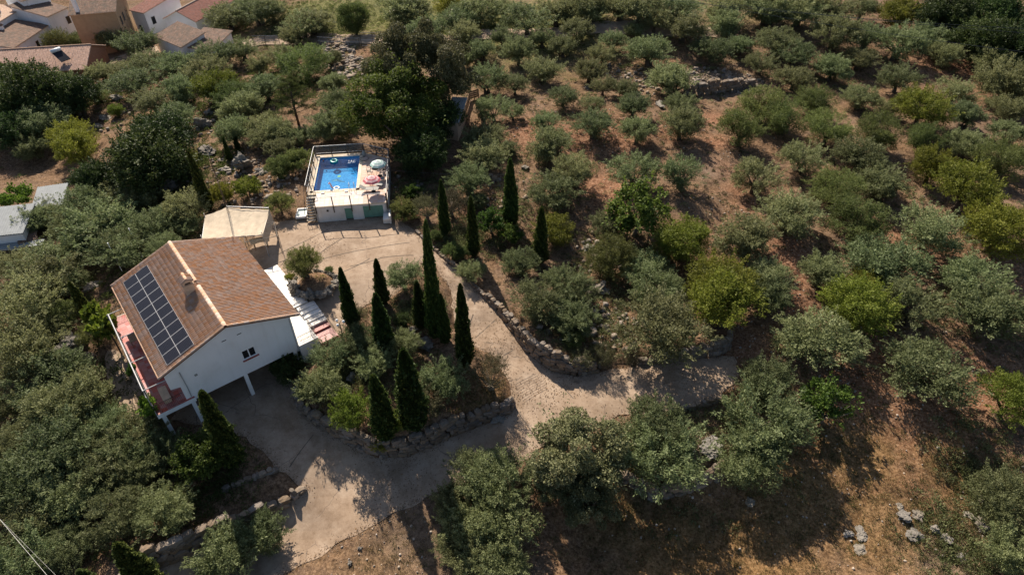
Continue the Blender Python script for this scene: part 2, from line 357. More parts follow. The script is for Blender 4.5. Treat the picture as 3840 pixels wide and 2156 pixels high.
# ---------------------------------------------------------------- mesh helpers
class MB:
    def __init__(s): s.v = []; s.f = []
    def add(s, vs_, fs):
        o = len(s.v); s.v += [tuple(p) for p in vs_]; s.f += [tuple(i + o for i in f) for f in fs]; return s
    def box(s, x0, x1, y0, y1, z0, z1):
        return s.add([(x0, y0, z0), (x1, y0, z0), (x1, y1, z0), (x0, y1, z0), (x0, y0, z1), (x1, y0, z1), (x1, y1, z1), (x0, y1, z1)],
                     [(0, 3, 2, 1), (4, 5, 6, 7), (0, 1, 5, 4), (1, 2, 6, 5), (2, 3, 7, 6), (3, 0, 4, 7)])
    def prism(s, pts, vec):
        n = len(pts); q = [tuple(np.add(p, vec)) for p in pts]
        return s.add(list(pts) + q, [tuple(range(n - 1, -1, -1)), tuple(range(n, 2 * n))] + [(i, (i + 1) % n, (i + 1) % n + n, i + n) for i in range(n)])
    def tube(s, pts, r, n=6, cap=True):
        pts = [Vector(p) for p in pts]; rs = r if hasattr(r, '__len__') else [r] * len(pts)
        ring = []; vv = []; ff = []
        for i, p in enumerate(pts):
            d = (pts[min(i + 1, len(pts) - 1)] - pts[max(i - 1, 0)]).normalized()
            a = d.orthogonal().normalized() if abs(d.z) > 0.98 else d.cross(Vector((0, 0, 1))).normalized()
            b = d.cross(a)
            for k in range(n):
                t = 2 * math.pi * k / n
                vv.append(p + (a * math.cos(t) + b * math.sin(t)) * rs[i])
        for i in range(len(pts) - 1):
            for k in range(n):
                ff.append((i * n + k, i * n + (k + 1) % n, (i + 1) * n + (k + 1) % n, (i + 1) * n + k))
        if cap:
            ff.append(tuple(range(n - 1, -1, -1))); ff.append(tuple(range((len(pts) - 1) * n, len(pts) * n)))
        return s.add(vv, ff)
    def lathe(s, prof, n=16, c=(0, 0, 0)):
        vv = []; ff = []
        for r, z in prof:
            for k in range(n):
                t = 2 * math.pi * k / n; vv.append((c[0] + r * math.cos(t), c[1] + r * math.sin(t), c[2] + z))
        for i in range(len(prof) - 1):
            for k in range(n):
                ff.append((i * n + k, i * n + (k + 1) % n, (i + 1) * n + (k + 1) % n, (i + 1) * n + k))
        return s.add(vv, ff)
    def torus(s, c, R_, r, n=24, k=10):
        vv = []; ff = []
        for i in range(n):
            a = 2 * math.pi * i / n
            for j in range(k):
                t = 2 * math.pi * j / k
                vv.append((c[0] + (R_ + r * math.cos(t)) * math.cos(a), c[1] + (R_ + r * math.cos(t)) * math.sin(a), c[2] + r * math.sin(t)))
        for i in range(n):
            for j in range(k):
                ff.append((i * k + j, ((i + 1) % n) * k + j, ((i + 1) % n) * k + (j + 1) % k, i * k + (j + 1) % k))
        return s.add(vv, ff)
    def mesh(s, name, mat, smooth=False):
        me = bpy.data.meshes.new(name); me.from_pydata(s.v, [], s.f)
        if mat: me.materials.append(mat)
        if smooth: me.polygons.foreach_set('use_smooth', [True] * len(me.polygons))
        me.update(); return me
    def build(s, name, mat, parent=None, smooth=False):
        o = bpy.data.objects.new(name, s.mesh(name, mat, smooth)); C.objects.link(o)
        if parent: o.parent = parent
        return o

def place(name, me, parent=None, loc=(0, 0, 0), rot=(0, 0, 0), sc=(1, 1, 1)):
    o = bpy.data.objects.new(name, me); C.objects.link(o)
    o.parent = parent; o.location = loc; o.rotation_euler = rot; o.scale = sc if hasattr(sc, '__len__') else (sc,) * 3
    return o
def tag(o, label=None, cat=None, group=None, kind=None):
    for k_, v_ in (('label', label), ('category', cat), ('group', group), ('kind', kind)):
        if v_: o[k_] = v_
    return o
def thing(name, label, cat, loc=(0, 0, 0), rz=0.0, group=None):
    o = bpy.data.objects.new(name, None); C.objects.link(o)
    o.empty_display_size = 0.2; o.location = loc; o.rotation_euler = (0, 0, rz)
    return tag(o, label, cat, group)
def bevel(o, w=0.02):
    b = o.modifiers.new('bevel', 'BEVEL'); b.width = w; b.segments = 2; b.limit_method = 'ANGLE'; return o
def fast_mesh(name, V, F, mat, tint=None, smooth=False):
    """numpy arrays to a mesh: F is an (n, k) index array; tint one value per vertex"""
    me = bpy.data.meshes.new(name); V = np.asarray(V, np.float32); F = np.asarray(F, np.int32); k = F.shape[1]
    me.vertices.add(len(V)); me.vertices.foreach_set('co', V.ravel())
    me.loops.add(F.size); me.loops.foreach_set('vertex_index', F.ravel())
    me.polygons.add(len(F)); me.polygons.foreach_set('loop_start', np.arange(0, F.size, k, dtype=np.int32))
    if smooth: me.polygons.foreach_set('use_smooth', np.ones(len(F), bool))
    me.update(calc_edges=True); me.validate()
    if tint is not None:
        a = me.attributes.new('tint', 'FLOAT', 'POINT'); a.data.foreach_set('value', np.asarray(tint, np.float32))
    me.materials.append(mat); return me

# ---------------------------------------------------------------- terrain
def house_pt(x, y, z=0.0):          # villa frame to world
    a = math.radians(38.0); c, s_ = math.cos(a), math.sin(a)
    return (-26.1 + x * c - y * s_, 32.6 + x * s_ + y * c, z)
def idw(px, py, pts, p=3.0, soft=1.5):
    pts = np.asarray(pts, float); px = np.asarray(px, float); py = np.asarray(py, float)
    d2 = (px[..., None] - pts[:, 0]) ** 2 + (py[..., None] - pts[:, 1]) ** 2 + soft
    w = d2 ** (-p / 2); return (w * pts[:, 2]).sum(-1) / w.sum(-1)
BASE = [(-23.59, 53.86, 0),(-17.54, 53.77, 0),(-11.50, 53.69, 0),(-16.33, 47.53, 0),(-11.17, 51.08, 0),(-21.99, 61.09, 0),(-14.14, 60.96, 0),(-18.79, 67.57, 0.1),(-7.14, 49.01, -0.35),(-3.95, 45.09, -0.95),(-1.70, 40.99, -1.5),(0.36, 37.68, -2),(1.98, 35.74, -2.3),(0.31, 33.20, -2.7),
 (6.90, 35.60, -2.2),(11.97, 36.66, -2),(16.96, 36.86, -1.8),(22.78, 40.01, -1.3),(-2.86, 31.51, -3.5),(-8.96, 29.42, -4.1),(-15.76, 32.88, -3.6),(-22.91, 37.75, -3.3),(-22.42, 33.92, -3.3),(-11.74, 27.29, -4.5),(-15.54, 23.66, -5.3),(-19.61, 22.48, -5.8),
 (-34.52, 39.25, -3.3),(-31.47, 34.50, -3.4),(-40.97, 37.19, -4.5),(-48.45, 52.11, -3.5),(-39.26, 45.77, -3.2),(-36.44, 25.14, -6),(-29.06, 29.24, -4.6),(-23.49, 27.10, -4),
 (-34.31, 69.02, -0.6),(-29.19, 66.69, 0.2),(-25.71, 62.27, 0.3),(-46.20, 78.63, -2),(-60.94, 86.52, -3),(-61.99, 73.26, -4),(-78.25, 113.15, -5),(-94.35, 131.05, -5),(-58.07, 115.51, -4),(-40.59, 104.89, -2),(-39.61, 113.46, -2),(-32.94, 56.14, -1.6),(-41.45, 60.55, -2.6),
 (-23.78, 73.78, 0.4),(-20.49, 83.77, 0.9),(-12.81, 64.54, 0.3),(-6.08, 64.59, 0.2),(0.62, 60.43, 0.2),(-10.07, 59.36, 0),(5.87, 77.32, 1),(15.93, 77.13, 1),(25.06, 72.72, 0.5),(33.58, 68.67, 0),(52.21, 78.44, 0),(17.78, 60.00, 0.3),(24.67, 53.56, -0.3),(37.11, 54.05, -0.8),(49.12, 61.49, -1),
 (26.96, 47.89, -0.8),(36.59, 43.35, -1.8),(27.11, 36.84, -2.4),(36.51, 35.09, -3),(28.04, 29.92, -3.8),(20.78, 31.64, -3.5),(34.43, 26.84, -4.5),(23.14, 24.05, -5),(14.44, 23.39, -5.3),(5.84, 22.87, -5.3),(-2.62, 22.80, -5),(-8.25, 23.23, -4.6),
 (9.58, 31.18, -2.7),(14.30, 31.50, -2.7),(10.58, 26.06, -5),(1.15, 106.54, 1.5),(-18.22, 107.60, 0),(72.92, 109.78, 1),(20.67, 110.82, 3),(-33.68, 120.28, 1),(45.84, 107.58, 2),
 house_pt(2,1,-3.3), house_pt(8,1,-3.3), house_pt(5,4,-3.3), house_pt(2,9,-3.3), house_pt(-1,6,-3.4), house_pt(-3,11,-3.3), house_pt(12,8,-.1), house_pt(13,5,-.1), house_pt(13.5,2,-.6), house_pt(13,-.5,-.9), house_pt(11,-1.5,-2.4), house_pt(9,-1,-3.3), house_pt(8,14.5,-.6), house_pt(3,15,-2)]
def h_base(x, y):
    x = np.asarray(x, float); y = np.asarray(y, float)
    far = np.clip((np.hypot(x, y - 55) - 110) / 250, 0, 1)
    return idw(x, y, BASE) * (1 - far) + far * (2 + 7 * np.sin(x * .011 + 1) * np.cos(y * .009))
DRIVE = [(-23.32, 57.16),(-21.72, 57.88),(-12.63, 57.65),(-10.07, 55.27),(-8.45, 53.10),(-6.92, 51.19),(-4.84, 48.65),(-3.27, 46.60),(-1.57, 44.66),(0.06, 41.96),(1.42, 39.59),(3.40, 37.76),(5.39, 37.18),(8.14, 37.80),(10.19, 38.03),(11.92, 38.32),(15.38, 38.69),(19.03, 39.02),
 (19.01, 37.19),(18.39, 35.81),(15.81, 34.28),(13.15, 33.72),(8.59, 33.21),(1.65, 30.24),(0.26, 29.09),(-2.75, 28.31),(-5.71, 27.26),(-8.28, 26.15),(-11.51, 24.27),(-14.88, 22.52),(-17.82, 20.58),
 (-25.71, 20.19),(-25.04, 21.79),(-23.18, 23.10),(-20.88, 24.72),(-19.06, 25.85),(-17.05, 26.84),(-15.74, 27.87),(-18.16, 29.31),(-19.64, 30.79),(-21.91, 32.26),(-24.73, 33.07),(-27.95, 33.85)] + [house_pt(0.4, 3.4)[:2], house_pt(10.2, 3.4)[:2], house_pt(10.2, -.8)[:2]] + [
 (-19.34, 38.64),(-18.10, 35.71),(-17.28, 34.24),(-14.84, 32.58),(-12.65, 31.33),(-10.62, 30.52),(-8.45, 30.64),(-6.03, 31.44),(-3.02, 32.89),(-0.39, 33.62),(-0.01, 34.75),(-0.12, 35.85),(-1.44, 38.94),(-3.47, 40.05),(-5.20, 42.27),(-5.71, 46.51),(-7.36, 49.41),(-8.76, 50.06),(-9.94, 46.95),(-11.52, 45.49),(-13.39, 44.69),(-14.49, 42.79),(-15.06, 40.60)] + [
 house_pt(13.75, -.3)[:2], house_pt(12.1, -.2)[:2], house_pt(10.4, 3)[:2], house_pt(10.4, 13.3)[:2]] + [(-26.21, 57.17)]
ISLAND = [(-15.06, 40.60),(-14.49, 42.79),(-13.39, 44.69),(-11.52, 45.49),(-9.94, 46.95),(-8.76, 50.06),(-7.36, 49.41),(-5.71, 46.51),(-5.20, 42.27),(-3.47, 40.05),(-1.44, 38.94),(-0.12, 35.85),(-0.01, 34.75),(-0.39, 33.62),(-3.02, 32.89),(-6.03, 31.44),(-8.45, 30.64),(-10.62, 30.52),(-12.65, 31.33),(-14.84, 32.58),(-17.28, 34.24),(-18.10, 35.71),(-19.34, 38.64)] + [house_pt(10.4, -.6)[:2], house_pt(13.6, -.5)[:2]]
ISLAND_Z = [(-14.59, 40.78, -0.5),(-12.09, 42.32, -0.15),(-8.45, 47.26, 0.1),(-6.05, 44.05, 0.05),(-4.41, 38.80, -0.5),(-1.77, 36.03, -1.3),(-1.12, 34.32, -1.6),(-4.15, 32.64, -1.6),(-7.07, 31.27, -1.7),(-9.34, 30.36, -1.8),(-11.85, 31.17, -1.9),(-14.62, 32.84, -2.1),(-17.01, 35.24, -2.1),(-18.21, 37.69, -2),(-11.21, 35.79, -0.9),(-15.46, 37.81, -1.2)]
ORCH = [(-6.93, 51.31),(-4.85, 48.76),(-3.27, 46.71),(-1.57, 44.76),(0.06, 42.06),(1.42, 39.68),(3.41, 37.89),(5.40, 37.36),(8.16, 37.98),(10.22, 38.22),(11.96, 38.51),(15.42, 38.88),(18.40, 39.24),(19.15, 40.96),(23.79, 43.15),(33.13, 54.19),(10.12, 68.91),(-5.88, 60.84)]
ORCH_R = [(-6.86, 50.83, 0.15),(-3.99, 47.36, 0.25),(-1.68, 43.39, 0.8),(-0.11, 40.21, 1.4),(1.33, 37.59, 1.9),(3.46, 35.62, 2.1),(5.64, 35.46, 1.8),(8.76, 36.69, 0.2),(8.74, 37.96, 0.5),(11.17, 36.38, 1.2),(14.76, 36.90, 1.3),(17.30, 37.83, 1),(20.53, 39.23, 0),(0.53, 52.20, 0),(8.55, 53.39, 0),(15.56, 48.27, 0),(21.95, 44.24, 0),(-3.56, 56.33, 0),(7.30, 41.88, 0.9)]
LOWR = [(2.11, 30.14),(8.75, 33.15),(13.30, 33.65),(15.95, 34.21),(18.46, 35.67),(21.36, 33.77),(18.93, 30.81),(16.23, 28.79),(13.97, 27.55),(10.44, 27.23),(8.06, 28.16),(4.77, 28.50)]
LOWR_R = [(3.11, 28.16, 0.1),(7.98, 30.57, 0.1),(12.25, 31.23, 0.15),(17.35, 33.53, 0.1),(18.36, 29.66, 0.2),(14.36, 26.22, 1.3),(12.17, 24.94, 1.4),(9.13, 24.22, 1.4),(7.53, 25.71, 1),(4.94, 26.42, 0.2)]
WEST = [(-15.86, 27.87),(-17.04, 26.78),(-19.05, 25.80),(-20.87, 24.68),(-23.16, 23.05),(-25.03, 21.74),(-25.83, 20.19),(-40.40, 20.56),(-46.47, 30.65),(-27.85, 33.58),(-21.87, 32.11),(-19.77, 30.69),(-18.28, 29.28)]
WEST_R = [(-15.00, 25.24, 0.15),(-15.71, 24.21, 0.6),(-16.84, 23.05, 1.1),(-18.04, 21.89, 1.7),(-19.99, 20.42, 2),(-21.75, 19.43, 2),(-22.65, 18.23, 2),(-21.79, 26.05, 0.2),(-26.64, 24.56, 0.2),(-31.41, 23.26, 0),(-19.48, 27.58, 0.3),(-25.41, 30.28, 0),(-17.64, 27.16, 0.4)]
def pool_pt(x, y, z=0.0):           # pool house frame to world
    a = math.radians(6.2); c, s_ = math.cos(a), math.sin(a)
    return (-20.26 + x * c - y * s_, 56.86 + x * s_ + y * c, z)
POOL_FOOT = [pool_pt(*p)[:2] for p in ((-.9, 0), (7.4, 0), (7.4, 8.9), (4.5, 10.65), (-.9, 10.65))]
def poly_sd(px, py, poly):
    """signed distance to a closed polygon, positive inside"""
    px = np.asarray(px, float); py = np.asarray(py, float)
    best = np.full(px.shape, 1e9); inside = np.zeros(px.shape, bool)
    for (ax, ay), (bx, by) in zip(poly, poly[1:] + poly[:1]):
        ex, ey = bx - ax, by - ay; wx, wy = px - ax, py - ay
        t = np.clip((wx * ex + wy * ey) / (ex * ex + ey * ey + 1e-9), 0, 1)
        best = np.minimum(best, np.hypot(wx - t * ex, wy - t * ey))
        c = ((ay > py) != (by > py)) & (px < (bx - ax) * (py - ay) / ((by - ay) if abs(by - ay) > 1e-12 else 1e-12) + ax)
        inside ^= c
    return np.where(inside, best, -best)
def sstep(a, b, x):
    t = np.clip((x - a) / (b - a), 0, 1); return t * t * (3 - 2 * t)
def bumps(x, y):
    return .09 * np.sin(x * 1.3 + 2 * np.sin(y * .45)) * np.sin(y * 1.1 + 1.7 * np.sin(x * .37)) + .16 * np.sin(x * .31 + 1) * np.sin(y * .27 + 2) + .05 * np.sin(x * 3.1 + y * 1.7) * np.sin(y * 2.9 - x)
def height(x, y, drive_cut=True):
    x = np.asarray(x, float); y = np.asarray(y, float)
    h = h_base(x, y)
    sd = poly_sd(x, y, DRIVE)
    mi = sstep(.1, .7, poly_sd(x, y, ISLAND))
    h = h * (1 - mi) + np.maximum(h, idw(x, y, ISLAND_Z)) * mi
    h = h + idw(x, y, ORCH_R) * sstep(.1, .8, poly_sd(x, y, ORCH))
    h = h + idw(x, y, LOWR_R) * sstep(.1, .9, poly_sd(x, y, LOWR))
    h = h + idw(x, y, WEST_R) * sstep(.1, .8, poly_sd(x, y, WEST))
    off = sstep(0.0, 2.0, -sd)
    pf = sstep(-.2, .3, poly_sd(x, y, POOL_FOOT)); off = off * (1 - pf)
    h = h * (1 - pf) + np.minimum(h, -.1) * pf
    h = h + bumps(x, y) * off * 1.3
    if drive_cut: h = h - .12 * sstep(-.25, .35, sd)
    return h

xs = np.concatenate([-np.geomspace(75, 700, 26)[::-1], np.arange(-74, 92, .45), np.geomspace(93, 700, 26)])
ys = np.concatenate([np.linspace(-160, 8, 20), np.arange(9, 78, .42), np.arange(78, 150, .9), np.geomspace(151, 900, 28)])
GX, GY = np.meshgrid(xs, ys)
GZ = height(GX, GY)
V = np.stack([GX.ravel(), GY.ravel(), GZ.ravel()], 1)
nx, ny = len(xs), len(ys)
idx = np.arange(nx * ny).reshape(ny, nx)
F = np.stack([idx[:-1, :-1].ravel(), idx[:-1, 1:].ravel(), idx[1:, 1:].ravel(), idx[1:, :-1].ravel()], 1)
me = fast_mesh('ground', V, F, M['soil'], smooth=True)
def blobs(lst):
    w = np.zeros(GX.shape)
    for (bx, by), r, a in lst:
        w = np.maximum(w, a * np.exp(-((GX - bx) ** 2 + (GY - by) ** 2) / (r * r)))
    return w.ravel().astype(np.float32)
RED = [((25.58, 59.60),2.5,.9),((24.98, 62.43),2.5,.8),((27.58, 42.42),2,.8),((38.60, 35.92),4,1.),((10.89, 77.16),3,.9),((25.98, 78.52),2.5,1.1),((24.60, 71.80),2.5,1.),((24.04, 66.42),3,.8),((26.58, 56.06),2.5,.9),((27.35, 52.63),2,1.1),((26.74, 47.83),2,1.2),((25.34, 44.36),2,1.),((29.72, 40.28),2.5,.9),((32.12, 39.11),2.5,1.),((35.28, 37.52),3,1.),((48.83, 48.45),4,.8),((35.10, 48.64),3,.8),((24.90, 29.87),4,.9),((28.18, 26.59),6,.9),((33.22, 31.41),6,1.),((19.38, 26.68),5,.8),((25.04, 34.54),3,.8),((2.28, 74.97),5,.9),((8.06, 72.84),6,.9),((13.48, 73.54),5,1.),((20.56, 74.66),5,.8),((64.99, 93.72),7,1.),((10.43, 63.07),4,1.1),((27.38, 50.58),3,1.1),((26.10, 45.19),3,.9),((19.13, 38.72),4,.8),((28.25, 35.52),4,1.),((39.12, 54.01),4,.9),((21.97, 97.73),5,.7),((-3.58, 56.72),4,.7),((-22.05, 103.03),5,.8),((28.45, 32.90),4,1.),((40.15, 37.07),4,1.),((22.17, 30.96),5,1.),((5.42, 24.79),5,.5),((-4.78, 34.27),2,.9),((-6.87, 41.06),2,.8),((25.38, 56.16),4,.6),((41.98, 52.98),4,.8),((-10.04, 59.20),3,.7),((-12.29, 31.11),2,.8)]
DRYG = [((11.43, 22.73),7,1.),((20.96, 26.80),6,1.),((26.58, 30.01),5,1.),((27.03, 23.68),6,1.),((16.86, 22.07),6,1.1),((33.73, 28.48),5,.9),((7.53, 25.60),5,.9),((-9.53, 22.18),4,.6),((-1.93, 33.52),2.,.8),((6.26, 83.90),5,.3)]
MEADOW = [((3.14, 109.89),18,1.1),((-8.64, 109.96),14,1.1),((-33.10, 117.27),14,1.0),((-19.97, 121.43),18,1.0),((35.00, 115.20),16,.6),((-50.92, 117.86),4,.8),((14.68, 115.15),8,.8),((41.63, 84.77),4,.5)]
GRAV = [((29.14, 89.55),5,1.2),((33.08, 89.33),4,1.2),((26.52, 90.58),4,1.),((-25.81, 99.38),4,.9),((1.96, 35.03),1,.0),((-7.81, 24.18),5,.6),((30.16, 21.57),5,.7),((22.62, 65.99),3,.7),((36.25, 84.91),4,.5),((57.24, 75.24),3,.8),((-48.15, 71.02),5,.4),((14.74, 29.70),2,1.1),((-36.80, 70.82),4,.5)]
for nm_, lst_ in (('red', RED), ('dry', DRYG), ('meadow', MEADOW), ('gravel', GRAV)):
    a_ = me.attributes.new(nm_, 'FLOAT', 'POINT'); a_.data.foreach_set('value', blobs(lst_))
tag(place('ground', me), kind='structure')

def resample(poly, step, closed=True):
    out = []
    segs = list(zip(poly, poly[1:] + poly[:1])) if closed else list(zip(poly, poly[1:]))
    for (ax, ay), (bx, by) in segs:
        n = max(1, int(math.hypot(bx - ax, by - ay) / step))
        out += [(ax + (bx - ax) * i / n, ay + (by - ay) * i / n) for i in range(n)]
    if not closed: out.append(poly[-1])
    return out
def smooth_poly(poly, it=2, closed=True):
    for _ in range(it):
        q = []
        n = len(poly)
        rngi = range(n) if closed else range(n - 1)
        for i in rngi:
            a, b_ = poly[i], poly[(i + 1) % n]
            q += [(a[0] * .75 + b_[0] * .25, a[1] * .75 + b_[1] * .25), (a[0] * .25 + b_[0] * .75, a[1] * .25 + b_[1] * .75)]
        poly = q if closed else [poly[0]] + q + [poly[-1]]
    return poly
def sheet(name, poly, zf, mat, step=.6, lip=.15, ragged=0.0, kind='structure'):
    """a paved sheet that follows the terrain, with a real edge"""
    b = resample(poly, step)
    if ragged:
        b = [(x + ragged * math.sin(i * 2.3 + x), y + ragged * math.sin(i * 1.7 + y * 2)) for i, (x, y) in enumerate(b)]
    bx0, bx1 = min(p[0] for p in b), max(p[0] for p in b); by0, by1 = min(p[1] for p in b), max(p[1] for p in b)
    gx, gy = np.meshgrid(np.arange(bx0, bx1, step), np.arange(by0, by1, step))
    sd = poly_sd(gx, gy, b); ins = [(float(x), float(y)) for x, y in zip(gx[sd > step * .45], gy[sd > step * .45])]
    n = len(b)
    res = delaunay_2d_cdt([Vector(p) for p in b] + [Vector(p) for p in ins], [], [list(range(n))], 1, 1e-5)
    vv = np.array([(p.x, p.y) for p in res[0]])
    z = zf(vv[:, 0], vv[:, 1])
    bm = bmesh.new()
    bv = [bm.verts.new((p[0], p[1], zz)) for p, zz in zip(vv, z)]
    for f in res[2]: bm.faces.new([bv[i] for i in f])
    ed = [e for e in bm.edges if e.is_boundary]
    ex = bmesh.ops.extrude_edge_only(bm, edges=ed)
    for g in ex['geom']:
        if isinstance(g, bmesh.types.BMVert): g.co.z -= lip
    bmesh.ops.recalc_face_normals(bm, faces=bm.faces)
    m_ = bpy.data.meshes.new(name); bm.to_mesh(m_); bm.free(); m_.materials.append(mat)
    return tag(place(name, m_), kind=kind)
drive = sheet('driveway', DRIVE, h_base, M['concrete'], ragged=.13)
def ribbon(name, pts, half, mat, lift=.05, lip=.12):
    pts = smooth_poly(pts, 2, False); L_, R_ = [], []
    for i, p in enumerate(pts):
        a, b_ = pts[max(i - 1, 0)], pts[min(i + 1, len(pts) - 1)]
        d = math.hypot(b_[0] - a[0], b_[1] - a[1]); nx_, ny_ = -(b_[1] - a[1]) / d, (b_[0] - a[0]) / d
        L_.append((p[0] + nx_ * half, p[1] + ny_ * half)); R_.append((p[0] - nx_ * half, p[1] - ny_ * half))
    return sheet(name, L_ + R_[::-1], lambda x, y: height(x, y) + lift, mat, step=.8, lip=lip)
ribbon('far_road', [(-47.86, 109.29),(-42.06, 112.61),(-35.07, 111.98),(-20.71, 106.90),(-11.70, 107.02),(0.51, 105.02),(7.50, 106.25),(13.13, 105.96),(18.60, 104.83),(26.07, 104.59),(35.54, 104.50)], 1.9, M['concrete'], lift=.16, lip=.4)
ribbon('village_lane', [(-70.47, 108.93),(-66.06, 108.71),(-64.74, 111.68),(-60.88, 113.88)], 2.0, M['concrete'], lift=.12, lip=.3)
sheet('yard_path', smooth_poly([(-36.80, 41.37),(-35.51, 41.58),(-33.28, 39.22),(-30.84, 36.16),(-28.88, 33.69),(-27.41, 32.24),(-30.00, 32.30),(-32.13, 34.51),(-33.68, 36.16),(-35.22, 38.34)], 1), lambda x, y: height(x, y) + .05, M['concrete'], step=.5)

# slab joints let into the drive, each a strip of sealant
def joint(pts, w=.03, nm='slab_joint'):
    pts = resample(pts, .5, False); mb = MB(); q = []
    for i, p in enumerate(pts):
        a, b_ = pts[max(i - 1, 0)], pts[min(i + 1, len(pts) - 1)]; d = math.hypot(b_[0] - a[0], b_[1] - a[1]) + 1e-9
        nx_, ny_ = -(b_[1] - a[1]) / d * w, (b_[0] - a[0]) / d * w; z = float(h_base(p[0], p[1])) + .012
        q += [(p[0] + nx_, p[1] + ny_, z), (p[0] - nx_, p[1] - ny_, z)]
    mb.add(q, [(2 * i, 2 * i + 1, 2 * i + 3, 2 * i + 2) for i in range(len(pts) - 1)])
    return mb.build(nm, M['rope' if nm == 'slab_joint' else 'groove'], drive)
for pts in ([(-23.06, 51.59),(-19.76, 54.67),(-18.74, 55.65)], [(-18.93, 50.65),(-15.25, 52.00),(-10.23, 53.08)], [(-15.60, 49.54),(-12.69, 50.72),(-9.63, 51.08)], [(-19.10, 51.51),(-17.14, 53.80)], [(-16.48, 48.21),(-13.87, 50.73)], [(-4.01, 41.93),(-3.53, 43.63)],
            [(-17.24, 29.48),(-16.02, 32.37)], [(0.08, 34.30),(2.15, 30.56)], [(3.77, 36.59),(4.94, 34.81)], [(-1.37, 43.41),(-3.28, 41.04)],[(0.04, 39.83),(-1.67, 38.53)]):
    joint(pts, .028)
for pts in ([(0.21, 36.27),(1.96, 37.37)], [(0.26, 36.03),(2.12, 37.22)], [(0.31, 35.79),(2.28, 37.04)], [(0.41, 35.57),(2.43, 36.89)], [(0.49, 35.33),(2.59, 36.73)], [(0.60, 35.13),(2.71, 36.54)], [(0.70, 34.92),(2.81, 36.35)], [(0.80, 34.73),(2.85, 36.11)], [(0.93, 34.58),(2.83, 35.84)]):
    joint(pts, .014, 'drive_groove')       # grooves scored across the steep bend

# ---------------------------------------------------------------- stones and rocks
def rock_mesh(name, seed, mat, sub=2, flat=1.0, rough=.28, crag=0.0):
    r_ = np.random.default_rng(seed); bm = bmesh.new(); bmesh.ops.create_icosphere(bm, subdivisions=sub, radius=.5)
    ax = r_.normal(size=(11, 3)); ax /= np.linalg.norm(ax, axis=1)[:, None]; cut = r_.uniform(.24, .44, 11); o = Vector(r_.uniform(-50, 50, 3))
    for v in bm.verts:
        p = np.array(v.co)
        for a, c in zip(ax, cut):
            d = p @ a
            if d > c: p = p - a * (d - c) * .9
        q = Vector(p)
        n_ = noise.fractal(q * 2.6 + o, 1.0, 2.0, 4)
        pit = -abs(noise.noise(q * 5.5 + o)) * crag + noise.noise(q * 13 + o) * crag * .35
        p = p * (1 + rough * n_ * .7 + pit); p[2] *= flat
        v.co = p
    m_ = bpy.data.meshes.new(name); bm.to_mesh(m_); bm.free(); m_.materials.append(mat); return m_
def block_mesh(name, seed, mat):
    """rough angular building stone"""
    r_ = np.random.default_rng(seed); bm = bmesh.new(); bmesh.ops.create_cube(bm, size=.86); bmesh.ops.subdivide_edges(bm, edges=bm.edges, cuts=1, use_grid_fill=True)
    for v in bm.verts:
        p = np.array(v.co); k = (np.abs(p) > .1).sum(); p = p * (1.08, 1.08, 1.0, .84)[k] * (1 + r_.uniform(-.2, .2, 3)); v.co = p
    m_ = bpy.data.meshes.new(name); bm.to_mesh(m_); bm.free(); m_.materials.append(mat); return m_
STONES = [block_mesh('stone', 100 + i, M['wallstone']) for i in range(9)]
ROCKS = [rock_mesh('boulder', 200 + i, M['rock'], 4, .75, .75, .55) for i in range(6)]

def stone_wall(name, label, foot, hts, size=.5, inset=.25, group=None):
    """dry-stone face: stones course by course from the foot, leaning back into the bank"""
    foot = resample(foot, .25, False); cum = [0]
    for a, b_ in zip(foot, foot[1:]): cum.append(cum[-1] + math.dist(a, b_))
    mid = foot[len(foot) // 2]; base_z = float(h_base(*mid))
    w = thing(name, label, 'stone wall', (mid[0], mid[1], base_z), 0, group)
    hx = np.linspace(0, cum[-1], len(hts)); z = 0; row = 0; n = 0
    while z < max(hts):
        hgt = size * random.uniform(.62, .8); s = random.uniform(0, size * .6)
        while s < cum[-1]:
            L_ = size * random.choice((.5, .7, .9, 1.1, 1.4, 1.8))
            top = np.interp(s, hx, hts)
            if z + hgt * .45 < top and n < 300:
                i = min(int(np.searchsorted(cum, s)), len(foot) - 2); i = max(i, 1); p = foot[i]
                dx, dy = foot[i + 1][0] - foot[i - 1][0], foot[i + 1][1] - foot[i - 1][1]; a = math.atan2(dy, dx)
                ln = math.hypot(dx, dy); nx_, ny_ = -dy / ln, dx / ln
                back = inset * (z / 1.0) * .55 + random.uniform(-.05, .05)
                o = place('stone', random.choice(STONES), w, (p[0] + nx_ * back - mid[0], p[1] + ny_ * back - mid[1], float(h_base(*p)) + z + hgt * .45 - base_z),
                          (random.uniform(-.2, .2), random.uniform(-.2, .2), a + random.uniform(-.2, .2)), (L_ * 1.12, size * random.uniform(.9, 1.2), hgt * random.uniform(1.1, 1.5)))
                n += 1
            s += L_ * .92
        z += hgt * .9; row += 1
    return w
stone_wall('retaining_wall', 'curved dry-stone retaining wall holding the cypress garden above the lower drive', [(-0.07, 34.62),(-0.39, 33.74),(-3.02, 32.99),(-6.04, 31.55),(-8.46, 30.75),(-10.63, 30.62),(-12.67, 31.43),(-14.86, 32.70),(-17.30, 34.35),(-18.03, 35.70)][::-1], [.9, 1.2, 1.4, 1.6, 1.7, 1.75, 1.7, 1.6, 1.3, .8], .56)
stone_wall('retaining_wall', 'rough wall of big boulders on the outer bend of the drive', [(-2.43, 45.69),(-1.38, 44.50),(0.13, 41.87),(1.42, 39.68),(3.41, 37.89),(5.40, 37.36),(7.11, 37.63)], [.5, .9, 1.3, 1.7, 1.9, 1.8, .8], .5)
